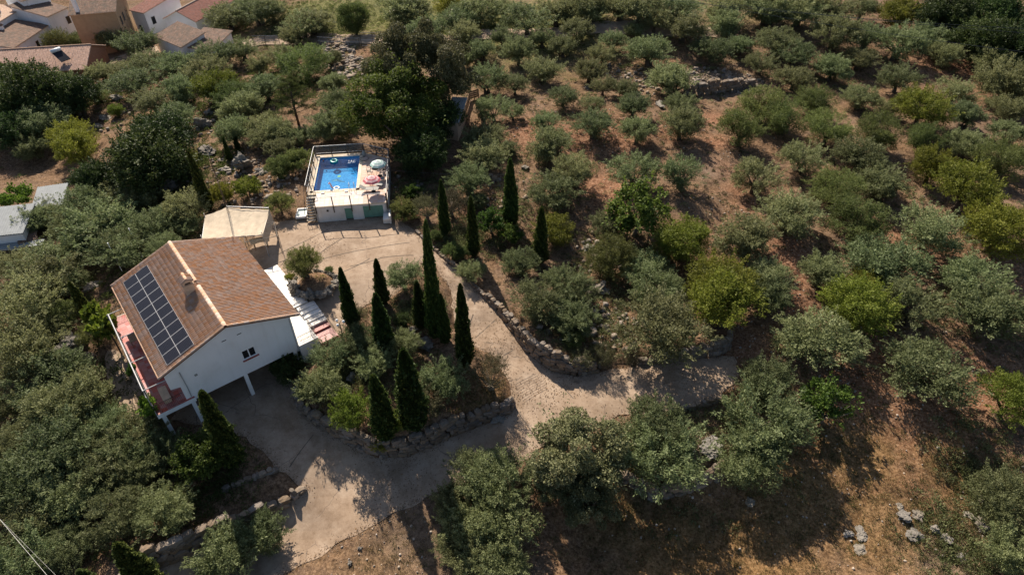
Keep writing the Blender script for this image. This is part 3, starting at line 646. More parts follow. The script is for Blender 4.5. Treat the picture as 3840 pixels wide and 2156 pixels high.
stone_wall('retaining_wall', 'low stone wall along the dead end of the drive under a wide olive', [(10.56, 38.29),(11.96, 38.51),(15.42, 38.88),(17.50, 39.03),(18.60, 39.64),(19.15, 40.96)], [.4, .9, 1.2, 1.25, 1.3, 1.0], .45)
stone_wall('retaining_wall', 'shaded stone wall below the two olives facing the dry field', [(7.92, 28.28),(10.44, 27.17),(13.97, 27.50),(16.28, 28.73),(18.07, 30.01)], [.8, 1.4, 1.5, 1.3, .8], .52)
stone_wall('retaining_wall', 'long shaded wall beside the lower drive with a ragged stone top', [(-15.85, 27.84),(-17.05, 26.81),(-19.06, 25.83),(-20.87, 24.70),(-23.17, 23.07),(-25.04, 21.77),(-25.73, 20.25)][::-1], [2.0, 2.0, 1.9, 1.7, 1.2, .8, .4], .6)
stone_wall('garden_kerb', 'thin line of kerb stones edging the drive opposite the cypresses', [(-9.85, 55.14),(-8.46, 53.22),(-6.93, 51.31),(-4.85, 48.76),(-3.27, 46.71),(-2.31, 45.43)], [.25, .3, .3, .35, .4, .5], .34)
stone_wall('terrace_wall', 'short stone terrace edge between cypress and rock bank near the villa yard', [(-18.05, 29.28),(-19.56, 28.42),(-21.73, 27.44)][::-1], [.5, .6, .4], .45)
stone_wall('terrace_wall', 'dark dry-stone wall under the gravel terrace among the far olives', [(23.86, 85.90),(27.19, 85.95),(30.90, 87.40),(34.52, 88.41)][::1], [1.2, 1.8, 1.6, .8], .6)
stone_wall('terrace_wall', 'broken stone kerb on the bank below the dead end of the drive', [(13.10, 33.44),(15.12, 33.98),(16.96, 34.46)], [.5, .6, .5], .45)

# ---------------------------------------------------------------- villa
A38 = R(38.0); TH = math.atan2(2.0, 5.52); RIDGE = 5.52; RZ = 5.0; EZ = 3.0; LEN = 13.55; W_ = 11.04
villa = thing('villa', 'white villa with terracotta gable roof and red terrace on the slope', 'house', house_pt(0, 0, 0), A38)
def zr(x): return EZ + .3623 * min(x, W_ - x)
g = MB()
yw0, yw1 = .25, .5
def wall_poly(pts): g.prism([(x, yw0, z) for x, z in pts], (0, yw1 - yw0, 0))
wall_poly([(.98, -.7), (5.9, -.7), (5.9, zr(5.52) - .12 - .02), (5.52, zr(5.52) - .12), (.3, zr(.3) - .12), (.3, 1.3), (.98, 1.15)])
wall_poly([(5.9, -.7), (7.0, -.7), (7.0, .82), (5.9, .82)])
wall_poly([(5.9, 1.8), (7.0, 1.8), (7.0, zr(7.0) - .12), (5.9, zr(5.9) - .12)])
wall_poly([(7.0, -.7), (10.34, -.7), (10.34, zr(10.34) - .12), (7.0, zr(7.0) - .12)])
g.build('gable_wall', M['whitewash'], villa)
MB().prism([(1.6, 13.05, -.7), (10.34, 13.05, -.7), (10.34, 13.05, zr(10.34) - .12), (5.52, 13.05, zr(5.52) - .12), (.3, 13.05, zr(.3) - .12), (.3, 13.05, 2.2), (1.6, 13.05, 2.2)], (0, .25, 0)).build('gable_wall', M['whitewash'], villa)
MB().box(10.09, 10.34, .5, 13.05, -1.2, zr(10.09) - .14).build('side_wall', M['whitewash'], villa)
lw = MB().box(1.6, 1.85, .5, 13.05, -.7, zr(1.6) - .14).build('side_wall', M['whitewash'], villa)
for y in (2.6, 6.4, 10.2):
    dr = MB().box(1.56, 1.6, y, y + 1.5, -.3, 1.85).build('terrace_door', M['white_plastic'], villa)
    MB().box(1.545, 1.56, y + .1, y + .7, -.2, 1.75).build('pane', M['glass'], dr)
    MB().box(1.545, 1.56, y + .8, y + 1.4, -.2, 1.75).build('pane', M['glass'], dr)
MB().box(-1.33, 1.58, .05, 13.75, -.72, -.34).build('terrace_slab', M['whitewash'], villa)
MB().box(1.86, 10.08, .52, 13.04, -.68, -.3).build('floor_slab', M['whitewash'], villa)
for x, y in ((1.31, .4), (5.6, .4), (9.9, .4), (-.95, .45), (-.95, 6), (-.95, 12)):
    MB().box(x - .15, x + .15, y - .15, y + .15, -3.7, -.7).build('pillar', M['whitewash'], villa)
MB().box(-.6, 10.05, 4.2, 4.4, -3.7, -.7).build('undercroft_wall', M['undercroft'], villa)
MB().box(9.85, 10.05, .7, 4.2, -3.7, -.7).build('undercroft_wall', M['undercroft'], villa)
MB().box(-.6, -.4, 4.4, 13.3, -3.9, -.72).build('undercroft_wall', M['whitewash'], villa)
MB().box(-.4, 10.05, 13.1, 13.3, -3.7, -.7).build('foundation_wall', M['whitewash'], villa)
# window in the gable
wf = MB()
for a in ((5.9, 7.0, .82, .89), (5.9, 7.0, 1.73, 1.8), (5.9, 5.97, .89, 1.73), (6.93, 7.0, .89, 1.73), (6.41, 6.49, .89, 1.73)):
    wf.box(a[0], a[1], .27, .36, a[2], a[3])
win = MB().box(5.9, 7.0, .40, .42, .82, 1.8).build('window', M['void'], villa)
wf.build('window_frame', M['white_plastic'], win)
MB().box(5.97, 6.41, .33, .345, .89, 1.73).build('pane', M['glass'], win)
MB().box(6.49, 6.93, .33, .345, .89, 1.73).build('pane', M['glass'], win)
MB().box(5.8, 7.12, .12, .30, .74, .815).build('window_sill', M['red_floor'], win)
MB().tube([(1.35, .2, 2.6), (1.4, .2, .8), (1.35, .2, -.7)], .035).build('downpipe', M['steel'], villa)
MB().tube([(10.2, .2, 2.9), (10.2, .2, -.7)], .03).build('downpipe', M['steel'], villa)
MB().box(2.2, 2.42, .235, .252, 1.5, 1.72).build('meter_box', M['grey_plastic'], villa)
for x in (4.9, 6.1): MB().box(x, x + .35, .235, .252, 3.55, 3.62).build('vent_slot', M['void'], villa)

# roof: boarded slab, barrel tiles, ridge and verge tiles
rb = MB()
rb.prism([(0, 0.02, EZ), (RIDGE, 0.02, RZ), (RIDGE, .02, RZ - .12), (0, .02, EZ - .12)], (0, LEN - .04, 0))
rb.prism([(RIDGE, 0.02, RZ), (W_, .02, EZ), (W_, .02, EZ - .12), (RIDGE, .02, RZ - .12)], (0, LEN - .04, 0))
roof = rb.build('roof', M['tile_bed'], villa)
def tile_geo(L_=.47, r0=.088, r1=.108, n=5, rise=1.0):
    vv = []; ff = []
    for i, (x, r) in enumerate(((0, r0), (L_, r1))):
        for k in range(n + 1):
            t = math.pi * k / n; vv.append((x, -r * math.cos(t), r * math.sin(t) * rise + (.012 if i else 0)))
    for k in range(n): ff.append((k, k + n + 1, k + n + 2, k + 1))
    o = len(vv)                     # the thickness of the lower lip
    for k in range(n + 1):
        t = math.pi * k / n; vv.append((L_, -(r1 - .02) * math.cos(t), (r1 - .02) * math.sin(t) * rise + .006))
    for k in range(n): ff.append((n + 1 + k, o + k, o + k + 1, n + 2 + k))
    return np.array(vv), np.array(ff)
TV, TF = tile_geo()
tile_me = fast_mesh('tile', TV, TF, M['tile'], smooth=True)
RV, RF = tile_geo(.5, .14, .165, 6, .85); ridge_me = fast_mesh('ridge_tile', RV, RF, M['ridge'], smooth=True)
rows, per = 63, 15
pitch_y = (LEN - .3) / rows; slope_len = math.hypot(5.52, 2.0)
def rot_pts(P_, th, yaw):
    c, s_ = math.cos(th), math.sin(th); x = P_[:, 0] * c + P_[:, 2] * s_; z = -P_[:, 0] * s_ + P_[:, 2] * c; y = P_[:, 1]
    if yaw: x, y = -x, -y
    return np.stack([x, y, z], 1)
SV, SF, ST = [], [], []; cnt = 0
for side in (0, 1):
    for i in range(rows):
        y = .15 + (i + .5) * pitch_y
        for j in range(per):
            s = j * (slope_len - .12) / per + random.uniform(-.015, .015)
            x = RIDGE + (s if side else -s) * math.cos(TH); z = RZ - s * math.sin(TH) + .012
            jy = random.uniform(-.01, .01); tw = random.uniform(-.02, .02)
            if i < 10:
                place('tile', tile_me, roof, (x, y + jy, z), (0, TH, (0 if side else math.pi) + tw))
            else:
                SF.append(TF + cnt); cnt += len(TV)
                SV.append(rot_pts(TV, TH, not side) + np.array([x, y + jy, z])); ST.append(np.full(len(TV), random.random()))
tag(place('tile_rows', fast_mesh('tile_rows', np.concatenate(SV), np.concatenate(SF), M['tile'], np.concatenate(ST), True), roof), kind='stuff')
for k in range(32):
    y = .0 + k * .42
    if 5.55 < y < 6.55: continue
    place('ridge_tile', ridge_me, roof, (RIDGE, y, RZ + .05), (0, -.02, R(90)))
for side in (0, 1):
    for yy in (.06, LEN - .06):
        for j in range(14):
            s = .1 + j * .415
            place('verge_tile', ridge_me, roof, (RIDGE + (s if side else -s) * math.cos(TH), yy, RZ - s * math.sin(TH) + .03), (0, TH, 0 if side else math.pi), (.92, .75, .8))
gm = MB(); gm.tube([(-.06, .05, 2.96), (-.06, LEN - .05, 2.96)], .06, 8); gm.build('gutter', M['ridge'], roof)
# chimney
ch = MB()
ch.box(4.45, 5.2, 5.75, 6.5, 4.45, 5.62).box(4.38, 5.27, 5.68, 6.57, 5.62, 5.7)
for a, b_ in ((4.45, 5.75), (5.05, 5.75), (4.45, 6.35), (5.05, 6.35)): ch.box(a, a + .15, b_, b_ + .15, 5.7, 6.0)
chim = ch.build('chimney', M['cream'], roof)
MB().prism([(4.33, 5.62, 6.0), (5.32, 5.62, 6.0), (4.825, 5.62, 6.3)], (0, 1.02, 0)).build('chimney_cap', M['cream'], roof)
MB().box(4.62, 5.03, 5.92, 6.33, 5.66, 5.72).build('flue', M['void'], roof)
for sd_ in (0, 1):
    for k in range(4):
        place('tile', tile_me, roof, (4.825, 5.72 + k * .24, 6.305), (0, R(31), 0 if sd_ else math.pi), (1.15, 1.1, 1))
for k in range(2): place('ridge_tile', ridge_me, roof, (4.825, 5.62 + k * .5, 6.33), (0, 0, R(90)), (1, .7, .7))
# terrace floor, each red tile laid on the slab
tf = MB().box(-1.3, 1.55, .08, 13.7, -.339, -.325).build('terrace_floor', M['undercroft'], villa)
tl = bpy.data.meshes.new('floor_tile'); tl_b = MB().box(-.2, .2, -.2, .2, 0, .015); tl = tl_b.mesh('floor_tile', M['red_floor'])
for i in range(7):
    for j in range(33):
        place('floor_tile', tl, tf, (-1.1 + i * .408, .3 + j * .408, -.326 + random.uniform(0, .004)))
# railing round the terrace
rl = MB().tube([(.9, .14, .68), (-1.25, .14, .68), (-1.25, 13.6, .68), (.3, 13.6, .68)], .024, 6).tube([(.9, .14, -.2), (-1.25, .14, -.2), (-1.25, 13.6, -.2), (.3, 13.6, -.2)], .015, 5)
rail = rl.build('railing', M['iron'], villa)
bal = MB().tube([(0, 0, -.2), (0, 0, .68)], .011, 4).mesh('baluster', M['iron'])
for k in range(18): place('baluster', bal, rail, (-1.2 + k * .12, .14, 0))
for k in range(100): place('baluster', bal, rail, (-1.25, .25 + k * .134, 0))
for k in range(10): place('baluster', bal, rail, (-1.1 + k * .13, 13.6, 0))
# side terrace of white tiles, porch and steps
st = MB().box(10.35, 13.25, 4.5, 11.3, -.5, 0.0).build('side_terrace', M['grey_step'], villa)
wt = MB().box(-.235, .235, -.235, .235, 0, .018).mesh('floor_tile', M['white_tile'])
for i in range(6):
    for j in range(14): place('floor_tile', wt, st, (10.6 + i * .483, 4.74 + j * .483, .001 + random.uniform(0, .003)))
pc = MB().box(10.35, 12.05, .12, 4.48, -2.4, -.36).build('porch', M['whitewash'], villa)
for i in range(3):
    for j in range(9): place('floor_tile', wt, pc, (10.64 + i * .56, .38 + j * .483, -.358 + random.uniform(0, .003)), (0, 0, 0), (1.16, 1, 1))
for k in range(5):
    stp = MB().box(12.07, 13.75, 4.46 - (k + 1) * .52, 4.48 - k * .52, -1.3, -.07 - k * .1)
    bevel(stp.build('white_step', M['white_tile'], villa), .012)
for k in range(2):
    bevel(MB().box(12.07, 13.7, (1.2, -.2)[k], (1.86, 1.2)[k], -2.0, -.68 - k * .16).build('red_step', M['red_floor'], villa), .012)
pr = MB()
for a, b_, z0, z1 in (((10.4, .2), (11.98, .2), .64, .64), ((11.98, .2), (11.98, 1.9), .64, .64), ((12.12, 1.9), (13.6, 1.9), .35, .35), ((13.6, 1.9), (13.6, -.05), .35, -.05)):
    pr.tube([(*a, z0), (*b_, z1)], .022, 6).tube([(*a, z0 - .85), (*b_, z1 - .85)], .014, 5)
pr = pr.build('porch_railing', M['iron'], villa)
for a, b_, z0, z1 in (((10.4, .2), (11.98, .2), .64, .64), ((11.98, .2), (11.98, 1.9), .64, .64), ((12.12, 1.9), (13.6, 1.9), .35, .35), ((13.6, 1.9), (13.6, -.05), .35, -.05)):
    n = 12
    for k in range(n + 1):
        t = k / n; place('baluster', bal, pr, (a[0] + (b_[0] - a[0]) * t, a[1] + (b_[1] - a[1]) * t, z0 + (z1 - z0) * t - .66))
sc_ = MB()
for k in range(5):
    x = 10.65 + k * .28; sc_.torus((x, .2, .1), .09, .012, 10, 5)
sc_.build('scrollwork', M['iron'], pr)

# solar array
sol = thing('solar_array', 'array of twenty dark solar panels on the terracotta villa roof', 'solar panels', house_pt(0, 0, EZ))
sol.rotation_euler = (0, -TH, A38)
for k, s in enumerate((1.15, 2.05, 2.4, 3.2)):
    MB().box(s - .02, s + .02, .45, 12.7, .09, .13).build('mounting_rail', M['steel'], sol)
for i in range(10):
    for j in range(2):
        s0, y0 = .96 + j * 1.2, .5 + i * 1.213; s1, y1 = s0 + 1.185, y0 + 1.198
        p = MB(); z0, z1 = .135, .175
        p.box(s0, s1, y0, y0 + .016, z0, z1).box(s0, s1, y1 - .016, y1, z0, z1).box(s0, s0 + .016, y0 + .016, y1 - .016, z0, z1).box(s1 - .016, s1, y0 + .016, y1 - .016, z0, z1)
        pn = p.build('panel', M['frame'], sol)
        MB().box(s0 + .016, s1 - .016, y0 + .016, y1 - .016, z0 + .005, z1 - .006).build('cell_glass', M['cells'], pn)

# pergola of tubes along the terrace
pg = thing('terrace_pergola', 'pale tubular pergola frame along the red terrace edge', 'pergola', house_pt(-1.35, .5, -.3), A38)
MB().tube([(0, -.05, 2.5), (.12, 10.5, 2.5)], .045, 8).build('beam', M['steel'], pg)
MB().tube([(-.02, -.05, 1.75), (.1, 10.5, 1.75)], .025, 8).build('beam', M['steel'], pg)
for y, x1 in ((0, 2.0), (3.5, 1.4), (6.9, 1.4), (10.45, 1.2)):
    MB().tube([(.01, y, 2.5), (x1, y + .02, 2.5)], .04, 8).build('cross_tube', M['steel'], pg)
    MB().tube([(.03, y, 2.5), (.03, y, -.35)], .035, 8).build('post', M['steel'], pg)
# terrace table and bench seat in the shade
tt = thing('terrace_table', 'small dark table with pale things on the far red terrace', 'table', house_pt(-.35, 9.2, -.32), A38)
MB().box(-.4, .4, -.6, .6, .70, .74).build('table_top', M['wood'], tt)
for a in (-.33, .33):
    for b_ in (-.5, .5): MB().box(a - .03, a + .03, b_ - .03, b_ + .03, 0, .70).build('leg', M['wood'], tt)
bench = thing('stone_bench', 'cream block bench at the near corner of the red terrace', 'bench', house_pt(-.2, 1.5, -.32), A38)
bevel(MB().box(-.3, .3, -.8, .8, .38, .48).build('seat', M['cream'], bench), .02)
for b_ in (-.65, .65): MB().box(-.25, .25, b_ - .1, b_ + .1, 0, .38).build('support', M['cream'], bench)

# ---------------------------------------------------------------- pool house
A6 = R(6.2)
pool = thing('pool_house', 'raised swimming pool on a white walled base with green doors', 'swimming pool', pool_pt(0, 0, 0), A6)
OUT = [(-.02, 0), (7.4, 0), (7.4, 8.9), (4.5, 10.65), (-.95, 10.65), (-.95, 2.4), (-.02, 2.4)]
DZ = 1.75; PX0, PX1, PY0, PY1 = -.45, 4.07, 3.08, 10.12
def wall_seg(a, b_, t=.2):
    d = np.subtract(b_, a); L_ = np.linalg.norm(d); n_ = np.array([-d[1], d[0]]) / L_ * t
    return MB().prism([(a[0], a[1], -.6), (b_[0], b_[1], -.6), (b_[0] + n_[0], b_[1] + n_[1], -.6), (a[0] + n_[0], a[1] + n_[1], -.6)], (0, 0, DZ - .1 + .6))
fw_ = MB()
for x0, x1, z0, z1 in ((-.02, 2.96, -.6, 1.65), (2.96, 3.73, 1.32, 1.65), (3.73, 4.86, -.6, 1.65), (4.86, 6.91, 1.44, 1.65), (6.91, 7.4, -.6, 1.65)):
    fw_.box(x0, x1, 0, .2, z0, z1)
fw_.build('front_wall', M['poolwall'], pool)
for a, b_ in zip(OUT[1:], OUT[2:] + OUT[:1]): wall_seg(a, b_).build('side_wall', M['poolwall'], pool)
d1 = MB().box(2.96, 3.73, .06, .1, 0, 1.32).build('door', M['green_door'], pool); MB().box(3.6, 3.66, .03, .06, .6, .66).build('handle', M['iron'], d1)
for x0, x1 in ((4.86, 5.88), (5.89, 6.91)):
    d2 = MB().box(x0, x1, .06, .1, 0, 1.44).build('door', M['green_door'], pool)
    MB().tube([(x0 + .5, .06, .75), (x0 + .5, .03, .75)], .035, 8).build('vent', M['iron'], d2)
MB().box(1.15, 1.35, -.06, -.002, 1.1, 1.3).build('lamp', M['iron'], pool)
# deck slab round the water
dk = MB()
dk.prism([(-.06, -.05, 1.652), (7.45, -.05, 1.652), (7.45, 2.72, 1.652), (-.06, 2.72, 1.652)], (0, 0, .09))
dk.prism([(4.44, 2.721, 1.652), (7.45, 2.721, 1.652), (7.45, 8.92, 1.652), (4.52, 10.69, 1.652), (4.44, 10.69, 1.652)], (0, 0, .09))
dk.box(-.99, -.811, 2.38, 10.69, 1.652, 1.742)
dk.box(-.81, -.061, 2.38, 2.719, 1.652, 1.742)
dk.box(-.81, 4.439, 10.481, 10.69, 1.652, 1.742)
deck = dk.build('deck', M['coping'], pool)
dt = MB().box(-.24, .24, -.24, .24, 0, .016).mesh('deck_tile', M['pink_deck'])
pale = MB().box(-.24, .24, -.24, .24, 0, .016).mesh('deck_tile', M['pale_deck'])
for i in range(15):
    for j in range(5):
        place('deck_tile', pale if i < 10 else dt, deck, (.22 + i * .497, .26 + j * .5, 1.743 + random.uniform(0, .003)))
dpoly = [(4.46, 2.74), (7.43, 2.74), (7.43, 8.9), (4.52, 10.65), (4.46, 10.65)]
for i in range(6):
    for j in range(16):
        x, y = 4.72 + i * .497, 3.0 + j * .5
        if float(poly_sd(np.array([x]), np.array([y]), dpoly)[0]) > .2: place('deck_tile', dt, deck, (x, y, 1.743 + random.uniform(0, .003)))
cp = MB().box(0, 1, 0, 1, 0, 1)
for k in range(10):
    x = PX0 + .0 + k * .452
    for y0, y1 in ((PY0 - .36, PY0 + .02), (PY1 - .02, PY1 + .36)):
        bevel(MB().box(x + .004, x + .448, y0, y1, 1.655, 1.765).build('coping_stone', M['coping'], deck), .015)
for k in range(14):
    y = PY0 + .02 + k * .5; 
    for x0, x1 in ((PX0 - .36, PX0 + .02), (PX1 - .02, PX1 + .36)):
        bevel(MB().box(x0, x1, y + .004, y + .496, 1.655, 1.765).build('coping_stone', M['coping'], deck), .015)
bs = MB(); FZ = .8
bs.add([(PX0, PY0, FZ), (PX1, PY0, FZ), (PX1, PY1, FZ), (PX0, PY1, FZ), (PX0, PY0, 1.655), (PX1, PY0, 1.655), (PX1, PY1, 1.655), (PX0, PY1, 1.655)], [(0, 1, 2, 3), (0, 4, 5, 1), (1, 5, 6, 2), (2, 6, 7, 3), (3, 7, 4, 0)])
basin = bs.build('basin', M['mosaic'], pool)
dol = [(0, 0), (.25, .32), (.55, .50), (.9, .58), (1.05, .85), (1.15, .55), (1.5, .30), (1.9, .0), (2.25, -.2), (2.45, -.05), (2.4, -.3), (2.55, -.5), (2.2, -.4), (1.7, -.3), (1.2, -.05), (.95, .12), (.8, -.15), (.7, .12), (.4, .12)]
MB().prism([(.95 + x * .62, 6.35 + y * .8, FZ + .004) for x, y in dol], (0, 0, .006)).build('dolphin_mosaic', M['dolphin'], basin)
MB().prism([(.95 + x * .62, 6.35 + y * .8, FZ + .012) for x, y in [(.1, .06), (.4, .2), (.9, .3), (1.1, .2), (.95, .12), (.4, .12)]], (0, 0, .004)).build('dolphin_belly', M['dolphin_pale'], basin)
MB().lathe([(0, .012), (.2, .012), (.2, .004)], 14, (1.75, 7.35, FZ)).build('ball_mosaic', M['ball'], basin)
wv = MB().add([(PX0, PY0, 1.58), (PX1, PY0, 1.58), (PX1, PY1, 1.58), (PX0, PY1, 1.58)], [(0, 1, 2, 3)]).build('water', M['water'], pool)
# fence: brown posts, pale rails, netting
def fence_run(a, b_, n, net=True, low=True, z_top=2.9, foot=1.75, name='fence'):
    a = np.array(a); b_ = np.array(b_); f = MB()
    f.tube([(*a, z_top), (*b_, z_top)], .028, 6)
    if low: f.tube([(*a, 1.98), (*b_, 1.98)], .022, 6)
    fo = f.build('fence_rail', M['steel'], pool)
    for k in range(n + 1):
        p = a + (b_ - a) * k / n
        MB().box(p[0] - .045, p[0] + .045, p[1] - .045, p[1] + .045, foot, z_top - .02).build('fence_post', M['rust'], pool)
    if net:
        for k in range(n):
            p, q = a + (b_ - a) * k / n, a + (b_ - a) * (k + 1) / n
            MB().add([(*p, 1.99), (*q, 1.99), (*q, z_top - .03), (*p, z_top - .03)], [(0, 1, 2, 3)]).build('netting', M['net'], pool)
fence_run((.1, -.06), (7.38, -.06), 4, False, False, foot=.95)
fence_run((7.45, -.06), (7.45, 8.9), 5, foot=1.2)
fence_run((7.45, 8.95), (4.5, 10.68), 2)
fence_run((4.45, 10.7), (-.98, 10.7), 3)
fence_run((-1.02, 10.68), (-1.02, 2.45), 4, foot=1.2)
# open stair on the left
N_ST = 9
for k in range(N_ST):
    z = 1.75 * (k + 1) / (N_ST + .5); y = -.1 + 2.2 * k / N_ST
    bevel(MB().box(-1.05, -.12, y, y + .30, z - .06, z).build('stair_tread', M['grey_step'], pool), .01)
for x in (-1.09, -.08):
    MB().prism([(x - .02, -.15, 0), (x - .02, .15, 0), (x - .02, 2.35, 1.72), (x - .02, 2.35, 1.5), (x - .02, 2.1, 1.35)], (.04, 0, 0)).build('stair_stringer', M['rust'], pool)
hr = MB()
for x in (-1.12, -.1):
    hr.tube([(x, -.1, .95), (x, 2.3, 2.85)], .028, 6)
    for y, z0 in ((-.1, 0), (1.1, .95), (2.3, 1.75)): hr.tube([(x, y, z0), (x, y, z0 + 1.0)], .026, 6)
hr.tube([(-1.12, 2.3, 2.85), (-.1, 2.3, 2.85)], .025, 6)
hr.build('handrail', M['rust'], pool)

def at_pool(x, y, z): return pool_pt(x, y, z)
def parasol(label, x, y, r, zc, c1_, c2_, tilt):
    t = thing('parasol', label, 'parasol', at_pool(x, y, 1.762), A6, 'parasols on the pool deck')
    H_ = zc - 1.762
    MB().tube([(0, 0, 0), (0, 0, H_)], .022, 8).build('pole', M['white_plastic'], t)
    MB().lathe([(0, 0), (.24, 0), (.24, .06), (.08, .09), (.05, .2), (0, .2)], 16).build('base', M['dark_plastic'], t)
    for k in range(8):
        a0, a1 = 2 * math.pi * (k) / 8 + .1, 2 * math.pi * (k + 1) / 8 + .1
        prof = [(.02, H_ + .05), (r * .45, H_ - .12), (r * .6, H_ - .19), (r * .8, H_ - .30), (r, H_ - .44)]
        b = MB(); cols = []
        for (ra, za), (rb_, zb) in zip(prof, prof[1:]):
            b.add([(ra * math.cos(a0), ra * math.sin(a0), za), (rb_ * math.cos(a0), rb_ * math.sin(a0), zb), (rb_ * math.cos(a1), rb_ * math.sin(a1), zb), (ra * math.cos(a1), ra * math.sin(a1), za)], [(0, 1, 2, 3)])
        pn = b.build('canopy_panel', c1_, t); pn.data.materials.append(c2_)
        for i, pl in enumerate(pn.data.polygons): pl.material_index = 1 if i in (0, 2) else 0
        MB().tube([(0, 0, H_ + .02), (r * .98 * math.cos(a0), r * .98 * math.sin(a0), H_ - .46)], .008, 4).build('rib', M['white_plastic'], t)
    return t
parasol('open parasol in faded mint green stripes on the pool deck', 6.5, 5.25, .9, 3.68, M['mint'], M['pale_mint'], 0)
parasol('open parasol in red and pink stripes on the pool deck', 5.95, 2.2, .96, 3.6, M['rose'], M['pale_rose'], 0)
def lounger(label, x, y, a, back=.5, sling='grey_plastic'):
    t = thing('sun_lounger', label, 'sun lounger', at_pool(x, y, 1.762), A6 + a, 'loungers on the pool deck')
    bevel(MB().box(-.2, 1.15, -.3, .3, .30, .34).build('seat', M[sling], t), .012)
    MB().prism([(-.2, -.3, .32), (-.2 - .7 * math.cos(back), -.3, .32 + .7 * math.sin(back)), (-.23 - .7 * math.cos(back), -.3, .29 + .7 * math.sin(back)), (-.23, -.3, .29)], (0, .6, 0)).build('backrest', M[sling], t)
    for px_, py_ in ((-.1, -.27), (-.1, .27), (1.05, -.27), (1.05, .27)): MB().tube([(px_, py_, 0), (px_, py_, .3)], .02, 6).build('leg', M['steel'], t)
    MB().tube([(-.85, -.3, .36), (1.17, -.3, .32), (1.17, .3, .32), (-.85, .3, .36)], .016, 6).build('frame', M['steel'], t)
lounger('grey sling sun lounger nearest the front rail of the pool deck', 5.35, 2.35, R(-6))
lounger('grey and charcoal sun lounger half under the red parasol', 5.75, 3.35, R(-12))
def chair(label, x, y, a, mat='iron'):
    t = thing('deck_chair', label, 'chair', at_pool(x, y, 1.762), A6 + a, 'chairs on the pool deck')
    MB().box(-.23, .23, -.23, .23, .42, .45).build('seat', M[mat], t)
    MB().box(-.23, .23, .2, .23, .47, .88).build('backrest', M[mat], t)
    for px_ in (-.2, .2):
        for py_ in (-.2, .2): MB().tube([(px_, py_, 0), (px_, py_, .42)], .015, 5).build('leg', M['steel'], t)
chair('pale plastic chair between the two parasols', 6.85, 4.0, R(-70), 'sheet')
chair('dark chair at the glass table under the mint parasol, pool side', 5.35, 5.7, R(100))
chair('dark chair at the glass table under the mint parasol, rail side', 6.95, 5.9, R(-80))
tb = thing('deck_table', 'round table with dark frame under the mint parasol', 'table', at_pool(6.15, 5.75, 1.762), A6)
MB().lathe([(0, .70), (.45, .70), (.45, .73), (0, .73)], 20).build('table_top', M['glass'], tb)
MB().torus((0, 0, .71), .46, .02, 20, 6).build('rim', M['iron'], tb)
for k in range(4): MB().tube([(.38 * math.cos(k * 1.57), .38 * math.sin(k * 1.57), .7), (.42 * math.cos(k * 1.57), .42 * math.sin(k * 1.57), 0)], .018, 5).build('leg', M['iron'], tb)
lad = thing('pool_ladder', 'chrome pool ladder with two curved handrails at the near edge', 'ladder', at_pool(3.4, 2.85, 1.762), A6)
for x in (0, .5):
    MB().tube([(x, -.28, 0), (x, -.28, .55), (x, -.12, .78), (x, .22, .78), (x, .42, .5), (x, .42, -1.0)], .022, 8).build('handrail', M['steel'], lad)
for z in (-.35, -.65, -.95): MB().box(0, .5, .38, .46, z, z + .03).build('rung', M['steel'], lad)
def float_ring(label, x, y, R_, r, mat, rz=0):
    return thing('swim_ring', label, 'swim ring', at_pool(x, y, 1.58 + r * .6), A6, 'floats in the pool'), R_, r, mat
t, R_, r_, mt_ = float_ring('teal swim ring floating at the far side of the pool', 1.18, 9.3, .33, .125, 'teal')
MB().torus((0, 0, 0), R_, r_, 28, 12).build('ring', M[mt_], t, True)
t, R_, r_, mt_ = float_ring('white swim ring with a small animal head floating near the ladder', 1.95, 3.55, .26, .09, 'white_plastic')
MB().torus((0, 0, 0), R_, r_, 28, 12).build('ring', M[mt_], t, True)
MB().tube([(-.42, 0, .02), (-.52, 0, .3), (-.56, 0, .55), (-.62, -.02, .68), (-.78, -.03, .62)], [.12, .09, .075, .1, .05], 10).build('neck', M['pale_rose'], t, True)
for y in (-.05, .05): MB().tube([(-.6, y, .74), (-.58, y * 1.4, .86)], [.03, .012], 6).build('ear', M['orange'], t)
fb = tag(MB().lathe([(0, -.1), (.07, -.07), (.1, 0), (.07, .07), (0, .1)], 12).build('ball', M['copper'], None, True), 'small reddish ball floating in the far pool corner', 'ball'); fb.location = at_pool(-.05, 9.6, 1.62)
fl = MB()  # loose cluster of small white lumps at water level, not a known object
for k in range(16):
    a = random.uniform(0, 6.28); q = random.uniform(0, .42); c = (q * math.cos(a) * 1.1, q * math.sin(a), random.uniform(-.02, .05)); s = random.uniform(.05, .13)
    fl.tube([(c[0] - s, c[1], c[2]), (c[0], c[1] + s * .4, c[2] + s * .5), (c[0] + s, c[1], c[2])], [s * .2, s * .6, s * .2], 6)
fl = tag(fl.build('white_lumps', M['white_plastic'], None, True), 'cluster of small white lumps on the water near the far pool edge', 'pool float'); fl.location = at_pool(3.2, 8.9, 1.6)
for x, lb in ((.62, 'small pale block on the pool edge near the stair'), (3.07, 'small pale block on the pool edge beside the ladder')):
    o = bevel(tag(MB().box(-.17, .17, -.1, .1, 0, .09).build('skimmer_block', M['white_tile']), lb, 'block', 'blocks on the near pool edge'), .02); o.location = at_pool(x, 2.5, 1.766); o.rotation_euler = (0, 0, A6)
tr = thing('pool_cleaner', 'grey pool cleaner with a looped hose at the far deck corner', 'pool cleaner', at_pool(4.55, 9.9, 1.762), A6)
MB().lathe([(0, 0), (.2, .0), (.23, .1), (.2, .45), (.12, .62), (0, .66)], 14).build('body', M['grey_plastic'], tr, True)
MB().tube([(.12, 0, .6), (.2, 0, .8), (-.2, 0, .8), (-.12, 0, .6)], .02, 6).build('handle', M['dark_plastic'], tr)
